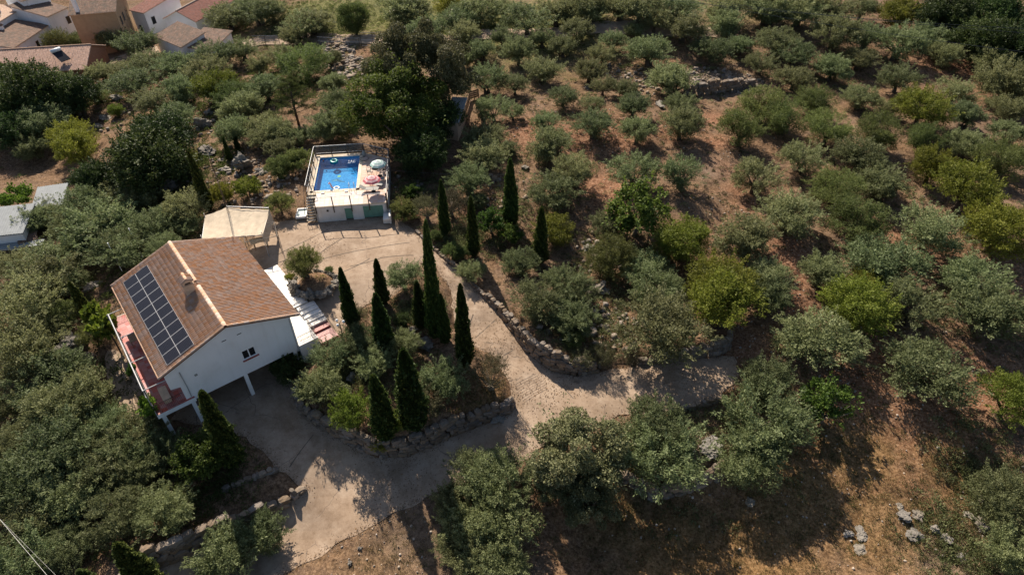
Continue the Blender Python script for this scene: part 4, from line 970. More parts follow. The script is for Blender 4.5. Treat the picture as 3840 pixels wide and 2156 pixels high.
MB().tube([(.05 + .5 * math.cos(a) * (1 + .1 * math.sin(3 * a)), -.75 + .42 * math.sin(a), .03) for a in np.linspace(1.4, 7.2, 30)], .022, 6).build('hose', M['dark_plastic'], tr)
tray = thing('foot_bath', 'white shallow foot bath on the ground beside the pool stair', 'foot bath', at_pool(-1.75, 1.4, 0.02), A6)
wb = MB(); wb.box(-.55, .55, -.8, -.7, 0, .28).box(-.55, .55, .7, .8, 0, .28).box(-.55, -.45, -.7, .7, 0, .28).box(.45, .55, -.7, .7, 0, .28)
bevel(wb.build('rim', M['white_plastic'], tray), .02); MB().box(-.45, .45, -.7, .7, 0, .1).build('floor', M['pale_mint'], tray)
MB().tube([(0, 0, .1), (0, 0, .13)], .05, 8).build('drain', M['iron'], tray)
led = thing('wall_bench', 'white masonry ledge at the corner beside the double green door', 'bench', at_pool(7.2, -.75, 0), A6)
bevel(MB().box(-.32, .32, -.6, .6, 0, .55).build('block', M['poolwall'], led), .02)
bevel(MB().box(.33, .52, -.7, .68, 0, 1.0).build('back', M['poolwall'], led), .02)

# ---------------------------------------------------------------- reed canopy, mast, frames
cc = [(-29.55, 50.87), (-30.51, 54.50), (-28.66, 55.80), (-24.38, 55.46), (-23.93, 51.37)]
cx_, cy_ = cc[0]
canopy = thing('reed_canopy', 'straw-coloured reed matting canopy on a metal frame behind the villa', 'canopy', (cx_, cy_, -.4))
o0, o1, o2, o3, o4 = [np.array(p) - np.array(cc[0]) for p in cc]
nu, nv = 26, 12; Vc = []; 
for j in range(nv + 1):
    v = j / nv
    for i in range(nu + 1):
        u = i / nu
        back = (o1 * (1 - u / .36) + o2 * (u / .36)) if u < .36 else (o2 * (1 - (u - .36) / .64) + o3 * ((u - .36) / .64))
        p = (o0 * (1 - u) + o4 * u) * (1 - v) + back * v
        z = 2.72 + .1 * v + .12 * math.exp(-((u - .36) / .12) ** 2) * v - .12 * math.sin(math.pi * v) * (1 + .3 * math.sin(u * 13)) + .025 * math.sin(u * 40) + random.uniform(-.012, .012)
        Vc.append((p[0], p[1], z))
Fc = [(j * (nu + 1) + i, j * (nu + 1) + i + 1, (j + 1) * (nu + 1) + i + 1, (j + 1) * (nu + 1) + i) for j in range(nv) for i in range(nu)]
mo = MB().add(Vc, Fc).build('reed_mat', M['straw'], canopy)
so = mo.modifiers.new('thick', 'SOLIDIFY'); so.thickness = .05
fr_ = MB().add([(*p, 2.70) for p in (o4, o3)] + [(*(np.array(p) + np.array((.15, -.1))), 1.5) for p in (o3, o4)], [(0, 1, 2, 3)]).build('hanging_mat', M['straw'], canopy)
fr_.modifiers.new('thick', 'SOLIDIFY').thickness = .04
for p in (o0, o1, o2, o3, o4): MB().tube([(*p, -.6), (*p, 3.1)], .035, 6).build('post', M['steel'], canopy)
MB().tube([(*o2, 3.05), (*o3, 3.05)], .03, 6).build('top_rail', M['white_plastic'], canopy)
for a, b_ in ((o0, o1), (o1, o2), (o3, o4), (o4, o0)): MB().tube([(*a, 2.66), (*b_, 2.66)], .03, 6).build('beam', M['steel'], canopy)
mx_, my_ = (-28.27, 54.95)
mast = thing('radio_mast', 'slender lattice antenna mast rising beside the reed canopy', 'mast', (mx_, my_, -.5))
MH = 9.0; mp = [(.12 * math.cos(a), .12 * math.sin(a)) for a in (0, 2.09, 4.19)]
for p in mp: MB().tube([(*p, 0), (p[0] * .6, p[1] * .6, MH)], .014, 5).build('leg', M['rust'], mast)
bz = MB()
for k in range(26):
    z0, z1 = k * MH / 26, (k + 1) * MH / 26; f0, f1 = 1 - .4 * z0 / MH, 1 - .4 * z1 / MH
    for i in range(3):
        a, b_ = mp[i], mp[(i + 1) % 3]; bz.tube([(a[0] * f0, a[1] * f0, z0), (b_[0] * f1, b_[1] * f1, z1)], .008, 4); bz.tube([(a[0] * f1, a[1] * f1, z1), (b_[0] * f1, b_[1] * f1, z1)], .007, 4)
bz.build('brace', M['rust'], mast)
MB().tube([(0, 0, MH), (0, 0, MH + .9)], .015, 5).tube([(-.4, 0, MH + .5), (.4, 0, MH + .5)], .01, 5).build('antenna', M['steel'], mast)
gz = thing('gazebo_frame', 'bare dark metal gazebo frame between villa and forecourt', 'gazebo', (*(-24.00, 51.01), 0.0))
gq = [np.array(p) - np.array((-24.00, 51.01)) for p in ((-24.03, 51.24), (-22.65, 51.61), (-21.84, 49.61), (-23.35, 49.82))]
gq = [(-2.2, 1.6), (.6, 2.6), (1.5, .3), (-1.3, -.7)]
for p in gq: MB().tube([(*p, 0), (*p, 2.2)], .03, 6).build('post', M['iron'], gz)
for a, b_ in zip(gq, gq[1:] + gq[:1]): MB().tube([(*a, 2.2), (*b_, 2.2)], .028, 6).build('beam', M['iron'], gz)
for a, b_ in ((gq[0], gq[2]), (gq[1], gq[3])): MB().tube([(*a, 2.2), (*b_, 2.2)], .018, 6).build('cross_tube', M['iron'], gz)
rollx = (-24.83, 52.35)
rr = thing('reed_bundle', 'rolled bundle of pale reed matting beside the canopy', 'reed bundle', (*rollx, .0), R(20))
MB().tube([(-.9, 0, .9), (0, .05, .95), (.9, 0, .9)], .28, 10).build('roll', M['straw'], rr); 
for x in (-.6, .6): MB().box(x - .05, x + .05, -.2, .2, 0, .68).build('trestle', M['wood'], rr)
for nm_, (x, y), hh, lb in (('aerial_pole', (-38.28, 54.01), 3.6, 'thin white pole standing in the olives above the villa roof'), ('aerial_pole', (-39.51, 51.90), 3.6, 'thin white pole standing near the far left roof corner')):
    o = thing(nm_, lb, 'pole', (x, y, float(height(x, y)) - .1)); MB().tube([(0, 0, 0), (0, 0, hh)], .03, 6).build('shaft', M['white_plastic'], o); MB().tube([(0, 0, hh), (0, 0, hh + .12)], .05, 6).build('finial', M['white_plastic'], o)

lx, ly = (-14.50, 40.00)
lamp = thing('garden_lamp', 'three-globe cast iron garden lamp below the red steps', 'lamp post', (lx, ly, -.8))
MB().tube([(0, 0, 0), (0, 0, .25), (0, 0, .5), (0, 0, 2.3)], [.14, .12, .05, .035], 10).build('post', M['iron'], lamp)
bevel(MB().box(-.35, .35, -.35, .35, -.5, .08).build('plinth', M['grey_step'], lamp), .03)
for a in (0.3, 2.4, 4.5):
    c, s_ = math.cos(a), math.sin(a)
    MB().tube([(0, 0, 2.0), (.2 * c, .2 * s_, 1.92), (.34 * c, .34 * s_, 2.05), (.34 * c, .34 * s_, 2.2)], .018, 6).build('arm', M['iron'], lamp)
    MB().lathe([(0, 0), (.08, .03), (.125, .13), (.09, .22), (0, .26)], 12, (.34 * c, .34 * s_, 2.2)).build('globe', M['white_plastic'], lamp, True)
# rock planter round the olive beside the side terrace
pl = thing('rock_planter', 'ring of rough rocks round the olive beside the side terrace', 'rock planter', (-18.3, 46.6, 0))
for k in range(26):
    a = 2 * math.pi * k / 26 + random.uniform(-.08, .08); front = math.sin(a) < .1
    rr_ = (1.75 if not front else 1.65) + random.uniform(-.15, .15); s = random.uniform(.5, .8) * (1.5 if front else .9)
    place('stone', random.choice(ROCKS), pl, (rr_ * 1.15 * math.cos(a), rr_ * math.sin(a), .15 + (.1 if front else 0)), (random.uniform(-.3, .3), random.uniform(-.3, .3), random.uniform(0, 6)), (s, s, s * random.uniform(.8, 1.3)))
MB().lathe([(1.7, 0), (1.5, .28), (.6, .4), (0, .42)], 20).build('soil', M['soil'], pl, True)

# ---------------------------------------------------------------- village and outbuildings
def wavy_roof(A_, B_, C_, D_, mat, nwave, amp=.05, thick=.12):
    """a tiled slope: A-B lower edge, D-C upper edge; barrel rows run from top to bottom"""
    A_, B_, C_, D_ = [np.array(p, float) for p in (A_, B_, C_, D_)]
    n_ = np.cross(B_ - A_, D_ - A_); n_ /= np.linalg.norm(n_)
    if n_[2] < 0: n_ = -n_
    nu, nv = nwave * 4, 10; vv = []; ff = []; tint = []
    for j in range(nv + 1):
        for i in range(nu + 1):
            u, v = i / nu, j / nv
            p = (A_ * (1 - u) + B_ * u) * (1 - v) + (D_ * (1 - u) + C_ * u) * v
            p = p + n_ * (amp * abs(math.sin(math.pi * u * nwave)) + .015 * math.sin(i * 7.3 + j * 3.1)); vv.append(p); tint.append(random.random() * .6)
    for j in range(nv):
        for i in range(nu): a = j * (nu + 1) + i; ff.append((a, a + 1, a + nu + 2, a + nu + 1))
    return fast_mesh('roof_slope', np.array(vv), np.array(ff), mat, tint), n_
def cottage(name, label, a, b_, depth, z0, ze, rise, ridge, wall, rf, wins=(), chim=None, over=.25, flat_front=True):
    """rectangular house: front wall a to b, running back by depth; ridge 'u' along the front, 'v' front to back, 'mono' rising to the back"""
    a = np.array(a); b_ = np.array(b_); L_ = float(np.linalg.norm(b_ - a)); ang = math.atan2(b_[1] - a[1], b_[0] - a[0])
    t = thing(name, label, 'house', (float(a[0]), float(a[1]), z0), ang, 'village houses'); h = ze - z0
    w = MB(); lo = -1.5
    if ridge == 'u': w.prism([(0, 0, lo), (0, depth, lo), (0, depth, h), (0, depth / 2, h + rise - .05), (0, 0, h)], (L_, 0, 0))
    elif ridge == 'v': w.prism([(0, 0, lo), (L_, 0, lo), (L_, 0, h), (L_ / 2, 0, h + rise - .05), (0, 0, h)], (0, depth, 0))
    else: w.prism([(0, 0, lo), (0, depth, lo), (0, depth, h + rise - .05), (0, 0, h)], (L_, 0, 0))
    w.build('wall', M[wall], t)
    o_ = over; sl = []
    if ridge == 'u':
        k = rise / (depth / 2)
        sl = [((-o_, -o_, h - k * o_ + .03), (L_ + o_, -o_, h - k * o_ + .03), (L_ + o_, depth / 2, h + rise + .03), (-o_, depth / 2, h + rise + .03)),
              ((L_ + o_, depth + o_, h - k * o_ + .03), (-o_, depth + o_, h - k * o_ + .03), (-o_, depth / 2, h + rise + .03), (L_ + o_, depth / 2, h + rise + .03))]; rl_ = ((-o_, depth / 2), (L_ + o_, depth / 2))
    elif ridge == 'v':
        k = rise / (L_ / 2)
        sl = [((-o_, depth + o_, h - k * o_ + .03), (-o_, -o_, h - k * o_ + .03), (L_ / 2, -o_, h + rise + .03), (L_ / 2, depth + o_, h + rise + .03)),
              ((L_ + o_, -o_, h - k * o_ + .03), (L_ + o_, depth + o_, h - k * o_ + .03), (L_ / 2, depth + o_, h + rise + .03), (L_ / 2, -o_, h + rise + .03))]; rl_ = ((L_ / 2, -o_), (L_ / 2, depth + o_))
    else:
        k = rise / depth
        sl = [((-o_, -o_, h - k * o_ + .03), (L_ + o_, -o_, h - k * o_ + .03), (L_ + o_, depth + o_, h + rise + k * o_ + .03), (-o_, depth + o_, h + rise + k * o_ + .03))]; rl_ = None
    for s in sl:
        n = max(6, int(math.dist(s[0], s[1]) / .24)); m_, nn = wavy_roof(*s, M[rf], n)
        r_ = place('roof_slope', m_, t)
        q = [tuple(np.array(p) - nn * .01) for p in s]; MB().prism(q, tuple(-nn * .1)).build('eave_board', M['cream' if rf != 'sheet' else 'sheet'], r_)
    if rl_ and rf != 'sheet':
        d = math.dist(*rl_); rm = MB().tube([(*rl_[0], h + rise + .06), (*rl_[1], h + rise + .06)], .13, 8).build('ridge_cap', M['ridge' if rf != 'old_tile' else 'old_tile'], t)
    for face, s, zc, ww, hh in wins:
        if face == 'f': bx_ = (s, s + ww, -.06, -.003); ax = 0
        else: bx_ = None
        if face == 'f':
            f = MB().box(s - .08, s + ww + .08, -.06, -.002, zc - .08, zc + hh + .08).build('window', M['whitewash' if wall != 'brick' else 'brick'], t)
            MB().box(s, s + ww, -.066, -.0605, zc, zc + hh).build('pane', M['glass'], f)
        else:
            f = MB().box(L_ + .002, L_ + .06, s - .08, s + ww + .08, zc - .08, zc + hh + .08).build('window', M['whitewash' if wall not in ('brick', 'tan') else wall], t)
            MB().box(L_ + .0605, L_ + .066, s, s + ww, zc, zc + hh).build('pane', M['glass'], f)
    if chim:
        x, y, hh = chim; c_ = bevel(MB().box(x - .3, x + .3, y - .3, y + .3, h, h + rise + hh).build('chimney', M['whitewash' if wall != 'brick' else 'brick'], t), .03)
        MB().prism([(x - .4, y - .4, h + rise + hh), (x + .4, y - .4, h + rise + hh), (x, y - .4, h + rise + hh + .35)], (0, .8, 0)).build('chimney_cap', M['old_tile'], t)
    return t, L_
bh, bL = cottage('brick_house', 'unrendered brick house with twin tiled roof sections at the village edge', (-79.98, 97.91), (-65.90, 99.93), 9.5, -5.2, -1.2, 1.9, 'u', 'brick', 'brick_tile', [('f', 7.2, 1.3, 1.5, 1.6), ('f', 12.4, 1.3, 1.5, 1.6), ('f', 2.2, 1.3, 1.5, 1.6)])
MB().box(8.2 - .15, 8.2 + .15, -.3, 4.7, 4.25, 4.3).build('roof_valley', M['old_tile'], bh)
# solar water heater on that roof
sh = thing('water_heater', 'solar water heater with white tank on the brick house roof', 'water heater', tuple(Matrix.Translation(bh.location) @ Matrix.Rotation(bh.rotation_euler[2], 4, 'Z') @ Vector((10.2, 2.2, 5.0))), bh.rotation_euler[2] + R(50))
MB().tube([(-.75, 0, 1.25), (.75, 0, 1.25)], .3, 14).build('tank', M['white_plastic'], sh, True)
MB().prism([(-.75, -.1, 1.1), (.75, -.1, 1.1), (.75, -1.9, .0), (-.75, -1.9, .0)], (0, .05, .06)).build('collector', M['cells'], sh)
for x in (-.7, .7): MB().tube([(x, 0, 1.2), (x, .1, -.4)], .03, 5).build('stand_leg', M['steel'], sh); MB().tube([(x, 0, 1.0), (x, -1.85, -.1)], .025, 5).build('stand_leg', M['steel'], sh)
cottage('white_cottage', 'small white cottage with brown lean-to tiled roof among the olives', (-60.11, 112.95), (-53.82, 107.94), 4.4, -4.6, -1, 1.0, 'mono', 'whitewash', 'old_tile', [('r', 1.4, 1.9, .5, .7)])
cottage('white_cottage', 'low brown roofed annex standing right behind the small white cottage', (-53.75, 109.07), (-48.75, 107.46), 5.5, -4.6, -1.4, 1.1, 'mono', 'whitewash', 'old_tile', [('r', 1.5, 1.2, .6, .8)])
cottage('gable_house', 'white gabled house with long red roof at the top edge behind olives', (-61.20, 120.08), (-55.14, 118.43), 16, -4, -.5, 1.5, 'v', 'whitewash', 'red_roof', [('f', 2.2, 1.6, .8, 1.0)])
cottage('tan_house', 'tall tan rendered house with old mottled roof and dark windows', (-73.42, 113.56), (-66.69, 115.24), 9, -5, 2.4, 1.7, 'u', 'tan', 'old_tile', [('r', 1.2, 4.6, .8, 1.4), ('r', 3.2, 4.6, .8, 1.4), ('r', 6.0, 4.4, .9, 1.5), ('r', 2.5, 1.2, .9, 1.4)], (1.2, .6, .8))
cottage('long_house', 'long white house with a dark weathered single slope roof', (-82.74, 109.73), (-82.55, 120.27), 6, -5.4, -1.6, 1.0, 'mono', 'whitewash', 'old_tile', [('f', 2.6, 1.2, .8, 1.5), ('f', 5.6, 1.2, .8, 1.5), ('f', 9.0, 1.2, .8, 1.0)], (6, 5, .5))
cottage('white_house', 'white house with brown hipless roof and one shuttered window', (-81.74, 119.99), (-80.60, 124.66), 7, -5, 0, 1.3, 'mono', 'whitewash', 'old_tile', [('f', 3.6, 2.4, .9, 1.3)], (2, 5, .6))
cottage('white_house', 'white house cut off by the top left corner of the village', (-88.05, 115.19), (-87.98, 123.41), 7, -5, .4, 1.0, 'mono', 'whitewash', 'ridge', [('f', 4.5, 3, .8, 1.0)], (5, 2, 1.0))
cottage('white_house', 'little white house at the left edge with one dark window', (-88.00, 111.43), (-87.25, 115.75), 3.2, -5.2, -1.5, .7, 'mono', 'whitewash', 'red_roof', [('f', 3.4, 1.4, 1.0, 1.2)])
cottage('red_roof_house', 'narrow white house with bright red roof beside the tan house', (-67.94, 122.44), (-64.95, 120.91), 8, -4.6, .2, 1.2, 'mono', 'whitewash', 'red_roof', [('r', 1.0, 2.4, .8, 1.3), ('f', .9, 1.0, .7, 1.3)])
cottage('white_house', 'white block at the very top edge left of the tan house', (-86.49, 122.24), (-83.79, 126.01), 7, -5, 2, 1.0, 'mono', 'whitewash', 'old_tile', [('f', .6, 4.6, .8, 1.0)])
for pa, pb, lb in (((-85.10, 126.93), (-83.85, 130.11), 'pale flat roofed yard shelter in front of the tan house'),):
    t, _ = cottage('yard_shelter', lb, pa, pb, 4, -5.2, -3.4, .2, 'mono', 'cream', 'sheet')
t, _ = cottage('metal_shed', 'grey sheet-metal shed with white wall at the left edge', (-54.98, 55.96), (-51.58, 56.61), 4.2, -4.0, -.9, .6, 'mono', 'whitewash', 'sheet')
MB().box(-.2, 5.3, -1.1, -.05, 1.9, 1.96).build('awning', M['sheet'], t)
cottage('metal_shed', 'white sheet-metal lean-to behind the grape vine at the left', (-52.83, 61.32), (-50.23, 62.06), 3.4, -3.8, -1, .4, 'mono', 'whitewash', 'sheet')
cottage('red_lean_to', 'small ribbed tile lean-to below the grey metal shed', (-51.65, 55.64), (-50.49, 56.32), 2.2, -4, -2.2, .5, 'mono', 'whitewash', 'old_tile')
t, _ = cottage('metal_hut', 'hut with pale metal roof tucked beside the big walnut tree', (-7.96, 74.16), (-6.49, 73.95), 5.2, .3, 2.5, .5, 'mono', 'cream', 'sheet')
def plank_fence(label, pts, h, mat='wood', name='plank_fence'):
    z = float(height(*pts[0])); t = thing(name, label, 'fence', (*pts[0], z))
    for a, b_ in zip(pts, pts[1:]):
        n = max(2, int(math.dist(a, b_) / .8))
        for k in range(n + 1):
            p = (a[0] + (b_[0] - a[0]) * k / n, a[1] + (b_[1] - a[1]) * k / n); zz = float(height(*p)) - z
            MB().box(p[0] - pts[0][0] - .04, p[0] - pts[0][0] + .04, p[1] - pts[0][1] - .04, p[1] - pts[0][1] + .04, zz - .2, zz + h).build('post', M[mat], t)
        for q in range(4):
            zz0, zz1 = float(height(*a)) - z + h * (q + .6) / 4.2, float(height(*b_)) - z + h * (q + .6) / 4.2
            o_ = np.array(pts[0]); d = np.subtract(b_, a); nn = np.array([-d[1], d[0]]) / np.linalg.norm(d) * .03
            A0, B0 = np.array(a) - o_ + nn, np.array(b_) - o_ + nn
            MB().prism([(*A0, zz0), (*B0, zz1), (*B0, zz1 + h * .2), (*A0, zz0 + h * .2)], (nn[0] * .6, nn[1] * .6, 0)).build('plank', M[mat], t)
plank_fence('brown plank pen beside the metal roofed hut', [(-5.99, 78.40), (-5.51, 85.03), (-4.39, 85.99), (-3.65, 77.37)], 1.2)
def rail_fence(label, pts, h, gate=False):
    z = float(height(*pts[0])); t = thing('wire_fence' if not gate else 'farm_gate', label, 'gate' if gate else 'fence', (*pts[0], z)); o_ = pts[0]
    P_ = [(p[0] - o_[0], p[1] - o_[1], float(height(*p)) - z) for p in resample(pts, 2.4, False)]
    for p in P_: MB().tube([(p[0], p[1], p[2] - .3), (p[0], p[1], p[2] + h)], .045, 6).build('post', M['rust'], t)
    for f in ((.5, .97) if not gate else (.1, .5, .97)):
        MB().tube([(p[0], p[1], p[2] + h * f) for p in P_], .03, 5).build('rail', M['steel'], t)
    if not gate:
        for a, b_ in zip(P_, P_[1:]): MB().add([(a[0], a[1], a[2]), (b_[0], b_[1], b_[2]), (b_[0], b_[1], b_[2] + h * .95), (a[0], a[1], a[2] + h * .95)], [(0, 1, 2, 3)]).build('netting', M['net'], t)
rail_fence('wire fence with white top rail beside the far road', [(-42.70, 110.08), (-40.72, 110.15), (-38.37, 110.11)], 1.8)
rail_fence('wide metal gate with white rails on the far road', [(-23.64, 105.00), (-21.67, 104.65), (-20.13, 105.27)], 2.4, True)
rail_fence('sagging wire fence running from the far gate', [(-31.57, 108.53), (-27.12, 106.33), (-24.01, 105.30)], 1.4)

# power lines
def line_wire(label, a, b_, sag, r=.02):
    pts = [(a[0] + (b_[0] - a[0]) * t, a[1] + (b_[1] - a[1]) * t, a[2] + (b_[2] - a[2]) * t - sag * 4 * t * (1 - t)) for t in np.linspace(0, 1, 24)]
    return tag(MB().tube(pts, r, 5).build('power_line', M['wire']), label, 'power line', 'overhead power lines')
a0, b0 = (-35.90, 24.61), (-27.68, 18.51)
line_wire('thicker overhead cable crossing the bottom left corner', (*a0, 1.0), (*b0, 1.0), .1, .012)
a0, b0 = (-35.72, 24.31), (-26.73, 18.26)
line_wire('thinner overhead cable crossing the bottom left corner', (*a0, 1.0), (*b0, 1.0), .1, .006)
for k, (p, q, lb) in enumerate((((24.14, 102.25), (70.00, 85.76), 'uppermost overhead wire over the dark trees at the top right'), ((22.71, 100.85), (71.04, 87.44), 'second overhead wire over the dark trees at the top right'), ((25.00, 102.87), (67.10, 80.23), 'lowest overhead wire over the dark trees at the top right'))):
    line_wire(lb, (*p, 8 - .5 * (k == 2)), (*q, 8 - .5 * (k == 2)), .4, .022)
line_wire('thin cable running from the pool corner towards the orchard', (*(-13.22, 63.93), 1.8), (*(1.09, 62.86), 1.8), .3, .012)

# ---------------------------------------------------------------- boulders
def boulder(label, p, size, zs=.8, sink=.28, mat_i=None):
    size *= .85
    me_ = ROCKS[mat_i if mat_i is not None else random.randrange(6)]
    return tag(place('boulder', me_, None, (p[0], p[1], float(height(*p)) + size * zs * (.5 - sink) * .75), (random.uniform(-.2, .2), random.uniform(-.2, .2), random.uniform(0, 6)), (size * random.uniform(.9, 1.25), size, size * zs)), label, 'boulder', 'limestone boulders')
boulder('tall pitted limestone boulder left of the pool', (-31.43, 67.93), 3.2, 1.15, .15)
boulder('broad limestone outcrop above the tall pitted boulder', (-37.14, 72.42), 3.0, .7)
boulder('pale rock leaning against the tall pitted boulder', (-28.98, 66.59), 1.8, .8)
boulder('low rock ledge beside the radio mast', (-33.46, 67.93), 2.4, .5)
boulder('flat pale ledge between the mast and the cypress', (-34.78, 70.45), 1.8, .4)
boulder('grey shaded boulder under the dark tree beside the leaning cypress', (-39.48, 65.66), 2.6, .9)
boulder('big weathered boulder at the villa terrace corner', (-39.93, 41.91), 4.0, .95, .3)
boulder('cracked boulder below the weathered boulder in the villa yard', (-38.08, 40.48), 2.0, .7)
boulder('slim grey rock on the edge of the villa yard', (-42.48, 47.19), 1.6, .6)
boulder('pale shelf rock among the cut vines by the villa roof', (-41.73, 50.07), 2.2, .4)
boulder('grey rock standing above the fig in the upper left', (-41.22, 81.75), 2.4, 1.1)
boulder('white topped rock in the rubble above the pool', (-41.71, 84.85), 1.5, 1.2)
boulder('dark rock beside the bright fig in the upper left', (-41.61, 90.68), 2.2, .8)
boulder('flat lit rock shelf in the clearing of the upper left', (-52.63, 92.92), 2.0, .4)
boulder('round dark rock in the clearing of the upper left', (-58.00, 92.19), 2.2, .8)
boulder('long ridged rock below the small fig in the upper left', (-57.34, 83.60), 3.0, .45)
boulder('long ridged rock above the bright tree on the left', (-57.18, 86.34), 2.2, .6)
boulder('pale boulder on the slope right of the stone planter cypresses', (-8.72, 40.99), 1.3, .8)
boulder('large mossy boulder under the middle cypresses', (-7.52, 39.49), 2.2, .7)
boulder('small boulder half hidden by the garden olives', (-13.11, 36.17), 1.5, .9)
boulder('leaning boulder in the shade of the garden olives', (-12.05, 36.20), 1.4, 1.0)
boulder('rounded boulder closing the end of the low drive wall', (17.84, 39.74), 1.9, .8)
boulder('dark pitted rock heap above the big boulder wall', (8.24, 46.88), 2.6, .8)
boulder('pale rock glinting among olives right of the slim cypress', (7.72, 52.97), 1.5, .6)
boulder('sunlit bedrock patch between the two lower olives', (15.06, 29.73), 2.6, .35)
boulder('second sunlit bedrock patch under the lower olive', (15.29, 28.54), 2.2, .35)
boulder('orange stained rock in the dry field', (24.05, 24.13), .95, .7)
boulder('tan rock touching the orange stained rock in the dry field', (24.96, 24.14), 1.4, .45)
boulder('flat whitish rock just below the orange stained rock', (24.53, 23.07), 1.3, .4)
boulder('curled grey rock at the head of the field outcrop', (28.16, 25.08), 1.4, .7)
boulder('small pale rock tipping the field outcrop', (28.25, 25.91), .7, .6)
boulder('dark lumpy rock behind the curled grey rock', (29.28, 25.26), 1.2, .6)
boulder('rough rock with tufts at the foot of the field outcrop', (28.36, 23.63), 1.5, .6)
boulder('bright white upright rock alone in the grey gravel', (29.89, 24.02), .9, 1.0)
boulder('long grey slab lying beside the white upright rock', (30.40, 23.51), 1.2, .5)
boulder('narrow pale rock at the bottom right edge of the field', (30.85, 22.09), .9, .5)
boulder('rock spine beside the blue-green shrubs on the right edge', (33.74, 24.55), 1.4, .7)
boulder('upper rock of the spine by the blue-green shrubs', (33.23, 25.44), 1.0, .5)
boulder('grey rock among the blue-green shrubs on the right edge', (34.91, 26.60), 1.2, .6)
boulder('shaded round rock below the lower stone wall', (17.44, 26.45), 1.1, .8)
boulder('small white stone on the bank below the lower drive', (-10.97, 23.30), .35, .9)
boulder('second small white stone on the bank below the lower drive', (-11.46, 22.28), .4, .9)
boulder('stone slab slanting against the wall at the drive junction', (-1.02, 33.30), 1.6, .5)
boulder('pale rock in the gap above the far orchard terrace', (16.92, 83.55), 2.2, .5)
boulder('stony ledge above the gravel terrace of the far orchard', (19.85, 81.90), 2.0, .4)
boulder('white rock between the left orchard rows', (10.99, 88.41), 1.7, .5)
boulder('grey rock by the lone cypress at the orchard edge', (1.63, 66.89), 1.2, .6)

def scatter_rubble(name, label, spots, n, smin, smax, cat='rubble'):
    """loose stones too many to count, kept as one mesh of real stones"""
    base = STONES[0]; bv = np.empty(len(base.vertices) * 3, np.float32); base.vertices.foreach_get('co', bv); bv = bv.reshape(-1, 3)
    bf = np.array([tuple(p.vertices) for p in base.polygons]); VV, FF, TT = [], [], []
    for (cx, cy), r_, k in spots:
        m_ = int(n * k); ang = rng.uniform(0, 6.28, m_); q = r_ * np.sqrt(rng.uniform(0, 1, m_)); x, y = cx + q * np.cos(ang), cy + q * np.sin(ang)
        ok = poly_sd(x, y, DRIVE) < -.1; x, y = x[ok], y[ok]; z = height(x, y); s = smin * (smax / smin) ** (rng.uniform(0, 1, len(x)) ** 1.8)
        for i in range(len(x)):
            a = rng.uniform(0, 6.28); c, s_ = math.cos(a), math.sin(a); sc = s[i] * rng.uniform(.7, 1.3, 3)
            p = bv * sc; p = np.stack([p[:, 0] * c - p[:, 1] * s_, p[:, 0] * s_ + p[:, 1] * c, p[:, 2]], 1) + (x[i], y[i], z[i] + s[i] * .12)
            FF.append(bf + len(VV) * len(bv)); VV.append(p); TT.append(np.full(len(bv), rng.uniform()))
    return tag(place(name, fast_mesh(name, np.concatenate(VV), np.concatenate(FF), M['pebble' if name == 'pebbles' else 'rubble'], np.concatenate(TT))), label, cat, kind='stuff')
scatter_rubble('stone_rubble', 'loose stones strewn on the gravel terrace of the far orchard', [((29.39, 90.50), 4, 1), ((32.56, 89.56), 3.5, .8), ((26.33, 89.77), 3, .5), ((18.84, 88.71), 4, .5), ((15.92, 92.09), 4, .4)], 300, .12, .55)
scatter_rubble('stone_rubble', 'tumbled wall rubble between the far gate and the large oak', [((-29.20, 106.82), 3, .6), ((-27.18, 103.32), 3, 1), ((-25.17, 99.25), 3, 1), ((-23.89, 95.73), 3, 1), ((-24.12, 93.71), 3, .7)], 120, .25, .75)
scatter_rubble('stone_rubble', 'broken limestone strewn over the rocky slopes round the pool', [((-34.35, 69.09), 5, 1), ((-28.86, 63.71), 4, .8), ((-25.95, 63.17), 3, .6), ((-41.61, 83.72), 5, .8), ((-56.23, 88.68), 7, 1), ((-12.55, 62.29), 3, .4), ((-1.11, 62.65), 4, .6), ((8.52, 52.28), 3, .7), ((5.79, 43.03), 4, .8), ((8.53, 41.79), 3, .8), ((-26.39, 68.07), 4, .7)], 150, .1, .6)
scatter_rubble('pebbles', 'small pale stones scattered over the dry field and banks', [((17.90, 26.68), 12, 1), ((28.80, 28.15), 9, 1), ((22.34, 38.36), 6, .8), ((-9.66, 23.06), 4, .6), ((23.67, 36.71), 5, .6), ((12.85, 72.16), 10, .8), ((14.63, 29.09), 3, .5), ((26.17, 52.03), 8, .8), ((21.08, 65.19), 8, .8), ((34.94, 43.56), 9, .6), ((-37.89, 42.32), 5, .4), ((-32.54, 37.87), 4, .4), ((6.70, 74.49), 8, .8), ((32.05, 51.18), 10, .8), ((34.67, 34.90), 8, .8), ((25.22, 42.08), 6, .6), ((28.99, 78.30), 8, .6), ((-1.34, 38.99), 2, .0), ((11.55, 83.41), 10, .8), ((47.68, 54.46), 8, .6)], 260, .04, .18)

